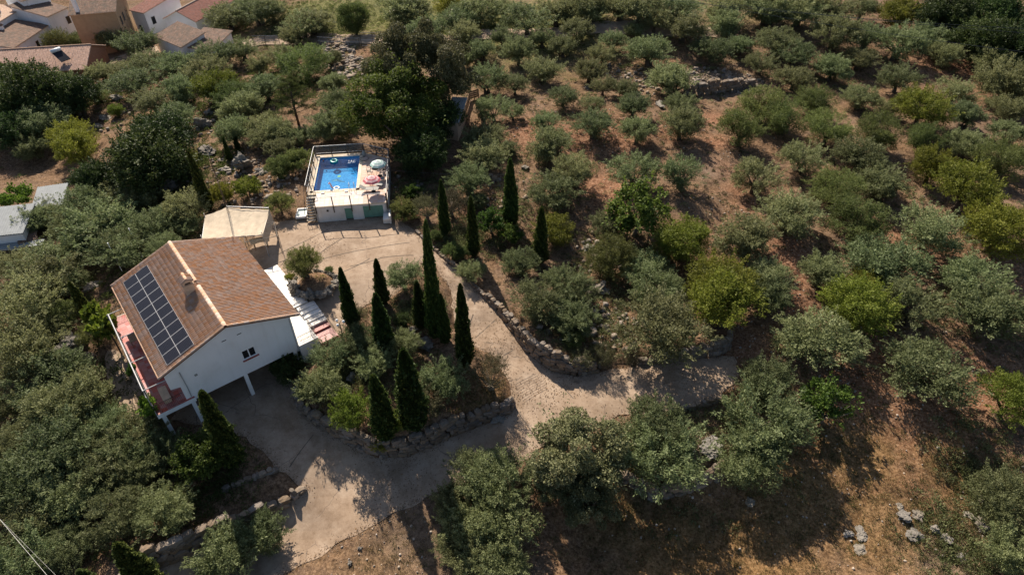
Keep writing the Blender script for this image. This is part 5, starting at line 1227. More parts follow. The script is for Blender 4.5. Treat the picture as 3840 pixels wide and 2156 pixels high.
# ---------------------------------------------------------------- vegetation
def unit(v): return v / (np.linalg.norm(v, axis=-1, keepdims=True) + 1e-9)
def leaf_quads(p, ax, L_, Wd, r_, nrm=None):
    """one diamond leaf per row: base p, axis ax; its face turned towards nrm if given, else rolled at random"""
    n = len(p); ax = unit(ax); side = unit(np.cross(ax, r_.normal(size=(n, 3)) if nrm is None else nrm + r_.normal(size=(n, 3)) * .45))
    L_ = np.broadcast_to(L_, (n,))[:, None]; Wd = np.broadcast_to(Wd, (n,))[:, None]
    V_ = np.stack([p, p + ax * L_ * .45 + side * Wd * .5, p + ax * L_, p + ax * L_ * .45 - side * Wd * .5], 1).reshape(-1, 3)
    return V_, np.arange(4 * n).reshape(n, 4)
def sphere_dirs(n, r_, low=-.35):
    d = unit(r_.normal(size=(int(n * 2.2) + 8, 3))); d = d[d[:, 2] > low]; return d[:n] if len(d) >= n else np.concatenate([d, d])[:n]
def crown_mesh(name, mat, seed, lobes=26, per=620, cz=.55, rad=(.36, .36, .27), lobe_r=(.10, .19), leaf=(.034, .010), up=.55, spread=.75, wild=.15, plumes=80, plume_n=50):
    r_ = np.random.default_rng(seed); P_, A_, T_, N_ = [], [], [], []
    off = r_.uniform(-.08, .08, 2); stretch = np.array([r_.uniform(.9, 1.1), r_.uniform(.9, 1.1), 1])
    cd = unit(r_.normal(size=(lobes, 3))); cd[:, 2] = np.where(r_.uniform(size=lobes) < .38, -np.abs(cd[:, 2]) * .95, np.abs(cd[:, 2]))
    for i in range(lobes):
        c = cd[i] * np.array(rad) * r_.uniform(.5, 1.12) * stretch + np.array([off[0] * .4, off[1] * .4, cz]); lr = r_.uniform(*lobe_r)
        n = int(per * (lr / np.mean(lobe_r)) ** 2); d = sphere_dirs(n, r_, -.6)
        rr = lr * (1 - wild + 2.2 * wild * r_.uniform(size=n) ** 2.2) * np.where(r_.uniform(size=n) < .3, r_.uniform(.5, 1, n), 1)
        P_.append(c + d * rr[:, None] * np.array([1, 1, .85])); A_.append(d * spread * .6 + np.array([0, 0, up]) + r_.normal(size=(n, 3)) * .75); N_.append(d + np.array([0, 0, .25]))
        T_.append(np.clip(r_.normal(.42 + .18 * r_.uniform(-1, 1), .2, n), 0, 1))
    # plumes of twigs that break the outline
    nt = plumes; d = sphere_dirs(nt, r_, -.25); base = d * np.array(rad) * r_.uniform(.75, 1.15, nt)[:, None] + np.array([0, 0, cz])
    for i in range(nt):
        k = plume_n; t = r_.uniform(0, 1, k)[:, None]; ax = unit(d[i] * .9 + np.array([0, 0, up * 1.1]) + r_.normal(size=3) * .35); ln = r_.uniform(.10, .24)
        P_.append(base[i] + ax * t * ln + r_.normal(size=(k, 3)) * (.034 * (1 - .75 * t))); A_.append(ax + r_.normal(size=(k, 3)) * .45); T_.append(np.clip(r_.normal(.55, .2, k), 0, 1)); N_.append(np.tile(d[i] + [0, 0, .4], (k, 1)))
    P_, A_, T_, N_ = map(np.concatenate, (P_, A_, T_, N_))
    V_, F_ = leaf_quads(P_, A_, leaf[0] * r_.uniform(.6, 1.35, len(P_)), leaf[1] * r_.uniform(.7, 1.4, len(P_)), r_, N_)
    return fast_mesh(name, V_, F_, mat, np.repeat(T_, 4))
def trunk_mesh(name, mat, seed, h=.32, r0=.045, limbs=6, reach=.28, stems=1):
    r_ = np.random.default_rng(seed); b = MB()
    for s_ in range(stems):
        o = r_.normal(size=2) * (.05 if stems > 1 else 0); bend = r_.normal(size=2) * .03
        p = [(o[0], o[1], -.06), (o[0] + bend[0] * .4, o[1] + bend[1] * .4, h * .25), (o[0] + bend[0], o[1] + bend[1], h * .55)]
        b.tube(p, [r0 * 1.5, r0, r0 * .8], 8)
        for k in range(limbs):
            a = 2 * math.pi * k / limbs + r_.uniform(-.4, .4); q = reach * r_.uniform(.6, 1.1)
            b.tube([p[-1], (p[-1][0] + q * .45 * math.cos(a), p[-1][1] + q * .45 * math.sin(a), h * .8), (p[-1][0] + q * math.cos(a + .2), p[-1][1] + q * math.sin(a + .2), h * r_.uniform(1.25, 1.7))], [r0 * .55, r0 * .35, r0 * .08], 6)
    return b.mesh(name, mat, True)
def cypress_mesh(name, seed, n=9000, fat=1.0):
    """unit height, unit width column; slightly ragged, twigs pointing up"""
    r_ = np.random.default_rng(seed); t = r_.uniform(.02, 1, n) ** .92; a = r_.uniform(0, 6.283, n)
    prof = np.where(t < .14, .62 + .38 * t / .14, (np.clip((1 - t) / .86, 0, 1)) ** .62) * (1 + .12 * np.sin(a * 3 + t * 11 + seed) + .08 * np.sin(a * 5 - t * 23))
    rr = .5 * prof * (r_.uniform(.8, 1.06, n) + .3 * (r_.uniform(size=n) < .12) * r_.uniform(.3, 1, n)) * (1 + .16 * np.sin(t * 37 + a * 2 + seed) * np.sin(a * 4 + seed)); P_ = np.stack([rr * np.cos(a), rr * np.sin(a), t * .97 + .02], 1)
    A_ = np.stack([np.cos(a) * .1, np.sin(a) * .1, np.full(n, .12)], 1) + r_.normal(size=(n, 3)) * np.array([.05, .05, .03])
    V_, F_ = leaf_quads(P_, A_ * np.array([1, 1, 1.0]), 1.0, 1.0, r_)
    ax = unit(A_); side = unit(np.cross(ax, r_.normal(size=(n, 3))))
    L_ = r_.uniform(.03, .065, n)[:, None]
    axs = np.stack([np.cos(a) * .9, np.sin(a) * .9, np.full(n, .55)], 1) + r_.normal(size=(n, 3)) * .4
    axs = axs * np.array([2.4, 2.4, 1.0]); sd = np.cross(axs, r_.normal(size=(n, 3))); sd = sd / np.linalg.norm(sd, axis=1)[:, None]
    axs = axs / np.linalg.norm(axs, axis=1)[:, None] * np.array([1.6, 1.6, 1.0])
    V_ = np.stack([P_, P_ + axs * L_ * .5 + sd * np.array([.05, .05, .012]), P_ + axs * L_, P_ + axs * L_ * .5 - sd * np.array([.05, .05, .012])], 1).reshape(-1, 3)
    T_ = np.clip(.35 + .25 * np.sin(a * 7 + t * 40) + r_.normal(0, .22, n), 0, 1)
    # dense inner body
    nu, nv = 20, 26; cv = []
    for j in range(nv + 1):
        tt = .02 + .97 * j / nv
        for i in range(nu):
            aa = 2 * math.pi * i / nu; pr = (.62 + .38 * tt / .14) if tt < .14 else max(0, (1 - tt) / .86) ** .62
            q = .43 * pr * (1 + .12 * math.sin(aa * 3 + tt * 11 + seed)) * r_.uniform(.92, 1.04); cv.append((q * math.cos(aa), q * math.sin(aa), tt))
    o = len(V_); cf = [(o + j * nu + i, o + j * nu + (i + 1) % nu, o + (j + 1) * nu + (i + 1) % nu, o + (j + 1) * nu + i) for j in range(nv) for i in range(nu)]
    return fast_mesh(name, np.concatenate([V_, np.array(cv)]), np.concatenate([F_, np.array(cf)]), M['cypress'], np.concatenate([np.repeat(T_, 4), np.full(len(cv), .2)]))
def pine_mesh(seed):
    r_ = np.random.default_rng(seed); P_, A_, T_ = [], [], []; b = MB(); b.tube([(0, 0, -.05), (.02, .01, .5), (.0, .02, 1.15)], [.035, .025, .006], 8)
    for k in range(34):
        z = .28 + .85 * k / 34; a = k * 2.4; q = (.46 * (1 - (z - .28) / 1.0) + .08) * r_.uniform(.7, 1.1)
        e = np.array([q * math.cos(a), q * math.sin(a), z + q * .35]); b.tube([(0, .01, z), tuple(e * [.5, .5, 1] - [0, 0, q * .2]), tuple(e)], [.009, .006, .002], 5)
        for u in np.linspace(.45, 1.05, 6):
            c = np.array([0, 0, z]) * (1 - u) + e * u; n = 95; d = sphere_dirs(n, r_, -.5); P_.append(c + d * r_.uniform(.01, .055, n)[:, None]); A_.append(d + [0, 0, .7]); T_.append(np.clip(r_.normal(.45, .22, n), 0, 1))
    P_, A_, T_ = map(np.concatenate, (P_, A_, T_)); V_, F_ = leaf_quads(P_, A_, .035, .006, r_)
    return fast_mesh('crown', V_, F_, M['pine'], np.repeat(T_, 4)), b.mesh('trunk', M['bark'], True)

KIND = {}   # kind -> crowns, trunks
KIND['olive'] = ([crown_mesh('crown', M['olive'], 10 + i, lobes=(20, 34, 28, 44, 24, 38, 30, 18, 36, 26)[i], per=(420, 400, 420, 330, 460, 360, 300, 480, 400, 330)[i], cz=.43, rad=((.41, .41, .29), (.44, .36, .30), (.38, .44, .27), (.42, .42, .31), (.45, .38, .26), (.40, .40, .33), (.44, .44, .25), (.37, .37, .31), (.43, .40, .28), (.40, .45, .29))[i], lobe_r=((.09, .2), (.08, .16), (.09, .18), (.07, .14), (.1, .19), (.08, .15), (.08, .17), (.12, .2), (.08, .16), (.07, .18))[i], leaf=(.037, .0135), wild=(.15, .12, .2, .1, .18, .14, .26, .12, .2, .24)[i]) for i in range(10)], [trunk_mesh('trunk', M['bark'], 30 + i, stems=1 + i % 3) for i in range(4)])
KIND['green'] = ([crown_mesh('crown', M['green'], 50 + i, lobes=30, per=480, cz=.44, rad=(.41, .41, .30)) for i in range(3)], KIND['olive'][1])
KIND['bright'] = ([crown_mesh('crown', M['bright'], 60 + i, lobes=30, per=480, cz=.46, rad=(.40, .40, .32), leaf=(.034, .014), wild=.22) for i in range(4)], [trunk_mesh('trunk', M['bark'], 70, limbs=7)])
KIND['fig'] = ([crown_mesh('crown', M['fig'], 80 + i, plumes=30, plume_n=14, lobes=20, per=190, rad=(.42, .42, .33), lobe_r=(.06, .13), leaf=(.05, .036), wild=.3, up=.2) for i in range(3)], [trunk_mesh('trunk', M['pale_bark'], 84, limbs=8, reach=.4, h=.4, r0=.035)])
KIND['fig2'] = ([crown_mesh('crown', M['fig'], 88, plumes=30, plume_n=14, lobes=30, per=330, leaf=(.04, .026), lobe_r=(.09, .16), wild=.2, up=.2)], KIND['fig'][1])
KIND['dark'] = ([crown_mesh('crown', M['dark'], 90 + i, lobes=40, per=480, cz=.46, rad=(.41, .41, .36), leaf=(.036, .018)) for i in range(3)], KIND['olive'][1])
KIND['oak'] = ([crown_mesh('crown', M['oak'], 100 + i, plumes=20, plume_n=20, lobes=70, per=420, cz=.48, rad=(.44, .44, .38), lobe_r=(.06, .11), leaf=(.026, .016), wild=.06, up=.3) for i in range(3)], [trunk_mesh('trunk', M['bark'], 104, limbs=7, reach=.35, r0=.05)])
KIND['oakbig'] = ([crown_mesh('crown', M['oak'], 110, plumes=20, plume_n=20, lobes=120, per=560, cz=.5, rad=(.46, .46, .40), lobe_r=(.05, .09), leaf=(.019, .012), wild=.06, up=.3)], [trunk_mesh('trunk', M['bark'], 105, limbs=8, reach=.38, r0=.05)])
KIND['walnut'] = ([crown_mesh('crown', M['walnut'], 112, plumes=20, plume_n=20, lobes=90, per=480, cz=.46, rad=(.43, .43, .40), lobe_r=(.06, .11), leaf=(.020, .013), wild=.12, up=.25)], KIND['oakbig'][1])
KIND['shrub'] = ([crown_mesh('crown', M['green'], 120 + i, lobes=18, per=520, cz=.36, rad=(.36, .36, .24), leaf=(.036, .014)) for i in range(2)], [trunk_mesh('trunk', M['bark'], 124, h=.3, r0=.03)])
KIND['yshrub'] = ([crown_mesh('crown', M['bright'], 126 + i, lobes=20, per=380, cz=.34, rad=(.40, .40, .22), leaf=(.04, .02), wild=.25) for i in range(2)], KIND['shrub'][1])
KIND['dshrub'] = ([crown_mesh('crown', M['dark'], 128, lobes=18, per=520, cz=.36, rad=(.36, .36, .24), leaf=(.036, .014))], KIND['shrub'][1])
KIND['dense'] = ([crown_mesh('crown', M['green'], 130 + i, plumes=20, plume_n=20, lobes=44, per=520, cz=.38, rad=(.36, .36, .32), lobe_r=(.09, .14), leaf=(.028, .011), wild=.07) for i in range(2)], KIND['shrub'][1])
KIND['sparse'] = ([crown_mesh('crown', M['dry'], 140 + i, lobes=22, per=230, rad=(.40, .40, .30), leaf=(.034, .010), wild=.3) for i in range(2)], [trunk_mesh('trunk', M['pale_bark'], 144, limbs=8, reach=.36, stems=2)])
KIND['ygreen'] = ([crown_mesh('crown', M['bright'], 150 + i, lobes=22, per=330, cz=.42, rad=(.40, .40, .28), leaf=(.036, .018), wild=.25) for i in range(2)], KIND['shrub'][1])
KIND['vine'] = ([crown_mesh('crown', M['vine'], 160, plumes=30, plume_n=14, lobes=26, per=240, cz=.42, rad=(.46, .42, .10), leaf=(.05, .04), lobe_r=(.07, .12), wild=.2, up=.4)], [trunk_mesh('trunk', M['bark'], 164, h=.34, r0=.02, limbs=4)])
KIND['olivehouse'] = ([crown_mesh('crown', M['green'], 166, lobes=34, per=520, rad=(.36, .36, .30), leaf=(.045, .010), wild=.22, up=.8)], KIND['olive'][1])
pc_, pt_ = pine_mesh(170); KIND['pine'] = ([pc_], [pt_])

NAMES = dict(olive=('olive_tree', 'olive tree'), green=('olive_tree', 'leafy dark green olive tree'), bright=('almond_tree', 'yellow-green leafy tree'), fig=('fig_tree', 'open branched broad-leaved tree'), fig2=('fig_tree', 'bushy light green broad-leaved tree'), dark=('evergreen_tree', 'dense dark green tree'), oak=('holm_oak', 'oak with tight rounded leaf clumps'), oakbig=('holm_oak', 'huge pale-crowned oak'), walnut=('walnut_tree', 'great dark green walnut tree'), pine=('pine_tree', 'thin young pine with see-through crown'), shrub=('shrub', 'green shrub'), yshrub=('shrub', 'yellowish green shrub'), dshrub=('shrub', 'dark round shrub'), dense=('clipped_bush', 'rounded dense green bush'), sparse=('dry_shrub', 'thin dry-leaved bush'), ygreen=('shrub', 'light green leafy shrub'), vine=('grape_vine', 'spreading bright grape vine'), olivehouse=('olive_tree', 'spiky olive tree in the rock planter'))
CATS = dict(olive='olive tree', green='olive tree', shrub='shrub', yshrub='shrub', dshrub='shrub', dense='bush', sparse='bush', ygreen='shrub', vine='grape vine', olivehouse='olive tree')
TREES = [('olive', 2.67, 105.33, 7.37, 1324, 45), ('olive', 9.33, 110.48, 4.8, 1425, 30), ('olive', 13.26, 107.97, 5.0, 1491, 27), ('olive', 17.33, 107.66, 4.67, 1557, 22),
 ('olive', 20.63, 106.52, 5.24, 1612, 25), ('olive', 10.31, 102.27, 4.53, 1450, 78), ('olive', 15.51, 99.14, 4.14, 1541, 101), ('olive', 4.88, 101.11, 3.9, 1362, 93),
 ('olive', 19.23, 102.28, 3.32, 1597, 73), ('olive', 22.44, 103.66, 4.85, 1648, 53), ('olive', 26.3, 101.4, 6.56, 1718, 63), ('olive', 33.19, 103.23, 6.05, 1824, 55),
 ('olive', 29.86, 96.08, 5.77, 1794, 118), ('olive', 34.51, 97.72, 4.1, 1865, 113), ('olive', 41.47, 107.22, 5.92, 1941, 30), ('olive', 45.52, 106.35, 6.48, 2011, 27),
 ('olive', 50.97, 107.98, 5.64, 2087, 25), ('olive', 57.52, 110.92, 5.14, 2168, 20), ('bright', 61.78, 107.04, 5.93, 2262, 37), ('olive', 65.64, 103.86, 4.15, 2340, 73),
 ('dark', 69.84, 106.93, 7.14, 2396, 25), ('dark', 74.89, 104.45, 7.9, 2502, 30), ('olive', 63.24, 94.47, 4.73, 2375, 136), ('olive', 68.71, 90.49, 6.92, 2512, 156),
 ('olive', 68.13, 83.74, 4.75, 2562, 227), ('olive', 48.22, 98.37, 7.85, 2102, 75), ('olive', 53.36, 99.05, 5.01, 2178, 90), ('olive', 57.02, 96.5, 6.93, 2259, 106),
 ('olive', 39.54, 97.3, 5.81, 1956, 101), ('olive', 35.93, 92.06, 4.78, 1915, 156), ('olive', 41.02, 93.25, 5.65, 2001, 136), ('olive', 45.17, 89.97, 5.25, 2092, 169),
 ('olive', 50.42, 93.54, 5.67, 2163, 136), ('olive', 1.28, 95.41, 5.18, 1304, 131), ('olive', 4.72, 89.97, 5.51, 1367, 169), ('olive', 7.94, 98.3, 4.13, 1415, 116),
 ('olive', 0.61, 86.17, 3.76, 1294, 212), ('olive', 6.82, 80.99, 3.96, 1415, 240), ('olive', 11.43, 90.48, 4.59, 1486, 176), ('olive', 13.65, 95.47, 4.33, 1516, 136),
 ('olive', 12.51, 85.0, 3.45, 1516, 214), ('olive', 15.38, 83.26, 3.4, 1574, 227), ('olive', 20.16, 94.72, 6.55, 1632, 121), ('olive', 21.75, 85.67, 6.37, 1688, 197),
 ('olive', 15.4, 77.3, 3.7, 1592, 270), ('olive', 15.11, 71.73, 4.35, 1602, 328), ('olive', 9.99, 73.32, 4.77, 1491, 313), ('olive', 10.29, 78.93, 3.02, 1486, 262),
 ('olive', 20.56, 72.76, 5.21, 1713, 313), ('olive', 21.83, 78.72, 4.02, 1713, 267), ('olive', 4.42, 73.88, 3.6, 1375, 308), ('olive', 4.52, 68.41, 5.24, 1382, 368),
 ('olive', 39.11, 87.52, 4.88, 1996, 194), ('green', 27.33, 71.46, 5.38, 1862, 323), ('green', 31.62, 77.82, 6.19, 1915, 257), ('green', 33.82, 74.69, 5.32, 1976, 298),
 ('green', 39.54, 80.71, 5.13, 2047, 252), ('green', 38.13, 72.2, 5.44, 2082, 323), ('olive', 46.02, 81.82, 4.66, 2163, 242), ('olive', 52.88, 86.33, 5.36, 2259, 197),
 ('olive', 59.51, 83.56, 5.51, 2406, 222), ('bright', 51.38, 76.49, 6.59, 2325, 262), ('olive', 48.47, 79.34, 3.3, 2229, 267), ('olive', 57.06, 76.25, 4.68, 2431, 288),
 ('olive', 64.05, 78.82, 4.55, 2537, 272), ('olive', 60.0, 72.18, 4.05, 2532, 336), ('green', 43.85, 71.36, 5.4, 2209, 333), ('green', 49.6, 70.87, 4.46, 2330, 348),
 ('olive', 53.94, 69.79, 4.66, 2431, 363), ('olive', 33.22, 66.06, 5.13, 2022, 394), ('olive', 26.82, 61.95, 5.35, 1905, 444), ('olive', 39.56, 66.12, 5.57, 2163, 389),
 ('green', 34.66, 60.04, 5.46, 2102, 470), ('olive', 39.91, 61.59, 5.56, 2209, 454), ('bright', 47.45, 64.78, 4.87, 2345, 419), ('green', 55.84, 66.15, 5.83, 2517, 399),
 ('bright', 47.95, 59.31, 6.84, 2431, 464), ('bright', 47.83, 52.23, 6.35, 2517, 576), ('olive', 27.92, 54.87, 5.92, 1986, 530), ('green', 34.51, 54.23, 5.52, 2153, 550),
 ('olive', 41.14, 52.49, 6.38, 2340, 576), ('olive', 22.44, 50.85, 5.85, 1875, 596), ('olive', 35.18, 48.39, 6.84, 2229, 651), ('olive', 28.86, 47.24, 4.03, 2067, 682),
 ('bright', 32.43, 45.86, 3.99, 2173, 717), ('olive', 42.36, 45.65, 5.74, 2456, 705), ('olive', 23.47, 46.22, 4.15, 1931, 697), ('olive', 6.8, 63.12, 4.97, 1440, 429),
 ('olive', 4.61, 59.28, 5.4, 1395, 480), ('olive', 13.26, 62.32, 5.55, 1592, 429), ('olive', 18.36, 61.73, 4.88, 1713, 434), ('fig', 12.46, 54.38, 6.04, 1602, 525),
 ('bright', 4.15, 53.87, 3.75, 1390, 576), ('olive', 9.7, 54.7, 3.79, 1526, 566), ('bright', 16.47, 51.47, 5.54, 1713, 596), ('green', 9.33, 49.77, 4.9, 1531, 641),
 ('olive', 12.82, 48.29, 4.85, 1627, 677), ('bright', 19.03, 45.1, 5.84, 1819, 707), ('olive', 0.85, 49.01, 3.56, 1309, 662), ('olive', 4.81, 45.51, 4.29, 1420, 712),
 ('olive', 0.28, 78.19, 2.76, 1289, 283), ('olive', -0.13, 69.96, 2.34, 1281, 373), ('olive', 2.23, 42.99, 4.52, 1351, 750), ('olive', 5.32, 41.43, 4.11, 1442, 799),
 ('olive', 6.18, 45.07, 3.94, 1458, 729), ('olive', 12.98, 45.03, 4.7, 1646, 734), ('olive', 12.34, 39.32, 7.54, 1662, 815), ('bright', 18.41, 42.04, 5.9, 1823, 767),
 ('olive', 22.84, 44.41, 4.1, 1925, 740), ('bright', 30.42, 42.66, 5.98, 2161, 761), ('olive', 35.49, 42.99, 5.31, 2295, 767), ('olive', 25.6, 38.82, 6.74, 2059, 847),
 ('olive', 33.59, 35.88, 6.53, 2332, 927), ('olive', 41.24, 42.15, 6.31, 2477, 772), ('olive', 20.54, 35.06, 4.83, 1930, 962), ('olive', 19.09, 31.3, 7.25, 1919, 1056),
 ('fig', 24.81, 33.03, 4.05, 2086, 1013), ('olive', 17.25, 28.2, 5.01, 1882, 1158), ('olive', 10.87, 30.94, 4.69, 1651, 1064), ('olive', 10.81, 28.45, 6.05, 1662, 1142),
 ('oak', 4.82, 28.47, 7.01, 1458, 1120), ('oak', 5.19, 25.78, 4.43, 1475, 1249), ('oak', 2.19, 27.0, 3.59, 1367, 1206), ('bright', 39.13, 33.26, 4.71, 2541, 1002),
 ('olive', 35.02, 25.52, 4.87, 2525, 1254), ('olive', 33.72, 22.0, 3.5, 2547, 1378), ('olive', -1.21, 27.2, 4.51, 1249, 1201), ('olive', -0.74, 24.31, 4.64, 1265, 1308),
 ('olive', -1.31, 21.38, 4.16, 1244, 1415), ('olive', -66.25, 91.45, 6.6, 130, 220), ('dark', -72.13, 92.12, 6.19, 32, 212), ('green', -78.07, 114.98, 5.29, 150, 105),
 ('green', -74.71, 116.67, 5.0, 212, 100), ('olive', -68.45, 114.95, 5.28, 287, 100), ('olive', -62.43, 110.74, 6.79, 343, 105), ('olive', -63.03, 98.73, 4.37, 250, 180),
 ('olive', -59.39, 98.71, 5.14, 307, 175), ('olive', -56.45, 101.06, 5.53, 370, 155), ('olive', -50.93, 97.97, 6.14, 435, 160), ('olive', -45.63, 100.33, 5.93, 535, 140),
 ('olive', -49.53, 86.49, 5.62, 383, 247), ('olive', -47.14, 89.46, 5.05, 448, 227), ('olive', -49.78, 119.71, 7.69, 570, 37), ('olive', -57.54, 123.37, 4.82, 488, 50),
 ('bright', -41.37, 88.47, 5.68, 538, 215), ('green', -59.89, 91.35, 3.1, 247, 237), ('bright', -55.37, 86.79, 2.14, 292, 277), ('olive', -62.83, 82.22, 6.54, 105, 295),
 ('dark', -65.33, 79.35, 5.59, 30, 325), ('bright', -56.86, 77.91, 5.26, 180, 340), ('dark', -41.58, 71.43, 7.86, 405, 343), ('olive', -35.3, 81.37, 5.34, 608, 270),
 ('olive', -34.11, 74.37, 5.01, 588, 330), ('dark', -65.32, 127.15, 3.79, 400, 30), ('olive', -47.93, 124.61, 4.62, 618, 15), ('olive', -42.7, 104.26, 4.84, 605, 125),
 ('olive', -47.51, 94.52, 3.91, 475, 195), ('olive', -41.97, 120.15, 5.36, 681, 22), ('olive', -33.14, 112.84, 7.45, 781, 45), ('dense', -25.48, 110.52, 6.47, 889, 45),
 ('olive', -16.43, 112.91, 7.23, 1031, 25), ('bright', -10.34, 117.09, 4.7, 1129, 17), ('olive', -8.5, 107.07, 6.45, 1147, 52), ('olive', -35.28, 109.1, 4.67, 741, 92),
 ('olive', -17.13, 103.75, 4.77, 1006, 97), ('olive', -12.95, 104.76, 6.06, 1074, 80), ('olive', -7.03, 102.48, 4.69, 1167, 85), ('olive', -4.31, 97.74, 4.39, 1209, 125),
 ('green', -30.16, 94.38, 7.1, 761, 155), ('olive', -35.64, 101.51, 4.74, 706, 140), ('olive', -27.04, 98.03, 3.68, 831, 147), ('olive', -24.15, 86.69, 3.2, 839, 210),
 ('olive', -19.75, 94.1, 3.55, 941, 162), ('olive', -6.94, 96.11, 3.61, 1164, 147), ('oakbig', -11.18, 78.75, 13.0, 1054, 185), ('walnut', -13.02, 71.85, 11.56, 1001, 267),
 ('dark', -8.67, 75.36, 5.26, 1106, 295), ('pine', -27.28, 78.21, 5.48, 736, 250), ('olive', -22.38, 79.43, 4.94, 844, 262), ('olive', -3.05, 87.31, 5.3, 1227, 200),
 ('olive', -2.1, 78.72, 4.8, 1242, 272), ('olive', -33.7, 87.14, 4.9, 668, 220), ('olive', -30.61, 75.72, 4.43, 666, 312), ('olive', -22.15, 73.46, 5.17, 824, 315),
 ('olive', -3.06, 71.23, 5.08, 1219, 345), ('olive', -38.34, 98.77, 3.88, 651, 162), ('olive', -1.11, 113.86, 3.9, 1264, 22), ('olive', -1.2, 101.41, 3.57, 1262, 95),
 ('olive', -52.04, 59.48, 3.94, 82, 549), ('olive', -52.21, 62.64, 2.68, 120, 514), ('olive', -46.48, 60.07, 5.39, 207, 522), ('olive', -42.76, 56.75, 5.11, 262, 574),
 ('olive', -46.94, 57.4, 4.18, 175, 574), ('olive', -41.08, 62.07, 5.06, 355, 502), ('olive', -37.19, 56.51, 4.65, 390, 569), ('olive', -34.78, 59.02, 4.75, 465, 522),
 ('olive', -39.73, 53.45, 4.62, 300, 622), ('olive', -35.08, 53.16, 3.55, 410, 619), ('olive', -46.19, 51.85, 6.6, 120, 650), ('olive', -50.35, 52.26, 4.18, 32, 662),
 ('olive', -43.63, 49.07, 4.42, 155, 705), ('dark', -41.37, 66.1, 8.88, 363, 399), ('bright', -53.95, 73.3, 4.88, 190, 379), ('dark', -47.14, 65.46, 4.74, 250, 454),
 ('yshrub', -38.12, 68.06, 3.14, 463, 407), ('olive', -62.15, 77.17, 4.31, 82, 372), ('vine', -56.25, 63.79, 3.9, 45, 502), ('yshrub', -31.57, 61.39, 2.94, 558, 487),
 ('yshrub', -28.78, 61.74, 2.93, 620, 469), ('olive', -34.36, 56.86, 3.26, 463, 567), ('olive', -50.22, 60.51, 2.96, 137, 537), ('dense', -26.2, 65.62, 3.63, 701, 415),
 ('shrub', -24.38, 58.4, 3.29, 701, 509), ('olive', -27.15, 70.11, 3.71, 707, 370), ('olive', -30.07, 72.71, 3.63, 662, 350), ('olive', -25.76, 72.5, 2.98, 748, 344),
 ('olive', -22.56, 73.31, 3.0, 818, 333), ('shrub', -11.28, 57.45, 2.57, 1013, 526), ('fig', -10.75, 60.59, 2.09, 1034, 481), ('olive', -41.12, 35.41, 4.49, 42, 1008),
 ('olive', -35.5, 33.62, 5.27, 168, 1026), ('olive', -34.36, 30.26, 5.92, 147, 1110), ('olive', -35.55, 28.19, 6.26, 87, 1191), ('olive', -30.93, 28.94, 5.41, 252, 1163),
 ('olive', -29.29, 31.69, 4.45, 343, 1082), ('olive', -27.03, 29.99, 3.8, 403, 1142), ('olive', -33.9, 25.29, 5.62, 105, 1296), ('olive', -28.03, 24.89, 4.45, 291, 1289),
 ('olive', -24.86, 25.2, 4.25, 406, 1275), ('olive', -33.45, 22.21, 4.93, 59, 1398), ('fig2', -23.24, 28.82, 4.03, 504, 1156), ('olive', -19.78, 22.48, 5.01, 575, 1398),
 ('olive', -18.26, 24.1, 3.54, 648, 1345), ('olive', -38.94, 30.61, 3.94, 17, 1121), ('olive', -37.11, 27.26, 3.82, 42, 1247), ('olive', -31.85, 27.07, 4.62, 196, 1226),
 ('olive', -31.93, 32.39, 3.54, 266, 1061), ('olive', -30.64, 22.88, 3.43, 175, 1373), ('olive', -28.22, 28.51, 3.72, 343, 1184), ('olivehouse', -19.08, 47.32, 3.47, 767, 677),
 ('olive', -15.19, 37.67, 3.35, 826, 891), ('olive', -15.3, 34.57, 3.95, 806, 977), ('olive', -13.09, 39.13, 3.15, 896, 852), ('olive', -11.44, 36.67, 3.18, 935, 911),
 ('olive', -9.91, 46.06, 3.55, 1013, 696), ('olive', -5.26, 34.78, 3.69, 1122, 954), ('sparse', -1.84, 35.25, 3.23, 1231, 942), ('sparse', -6.91, 32.58, 3.0, 1063, 1012),
 ('ygreen', -12.23, 32.03, 3.22, 888, 1035), ('olive', -9.04, 38.83, 2.64, 1017, 860), ('dshrub', -9.51, 41.63, 1.7, 1013, 804), ('ygreen', -8.8, 31.58, 1.61, 1001, 1059),
 ('ygreen', -10.38, 30.82, 1.52, 954, 1117), ('dark', -19.1, 38.06, 2.56, 725, 926), ('sparse', -13.84, 42.03, 1.96, 888, 790), ('yshrub', -20.94, 47.78, 0.99, 728, 697),
 ('yshrub', -17.85, 47.21, 1.14, 806, 703), ('shrub', -17.35, 48.51, 1.0, 827, 680), ('sparse', 7.5, 38.16, 2.5, 1513, 894), ('sparse', 5.84, 37.77, 2.16, 1464, 904),
 ('shrub', 5.21, 39.75, 1.77, 1441, 852), ('sparse', 10.04, 38.25, 1.96, 1588, 897), ('olive', -2.76, 27.87, 3.93, 1197, 1186), ('olive', -4.55, 26.14, 2.98, 1134, 1258),
 ('olive', -3.13, 24.41, 4.22, 1181, 1314), ('olive', -2.6, 21.69, 4.04, 1197, 1411), ('olive', -4.22, 23.05, 2.6, 1140, 1370), ('olive', -44.79, 45.15, 6.93, 60, 760),
 ('olive', -45.26, 49.34, 6.54, 110, 690), ('olive', -42.92, 39.84, 7.22, 40, 880), ('olive', -38.93, 36.82, 6.32, 120, 960), ('olive', -34.63, 34.78, 4.83, 215, 1000),
 ('olive', -39.42, 53.07, 5.59, 300, 620), ('olive', -42.98, 56.75, 7.05, 250, 560), ('olive', -44.01, 63.73, 6.7, 300, 470), ('olive', -29.37, 30.57, 4.58, 330, 1120),
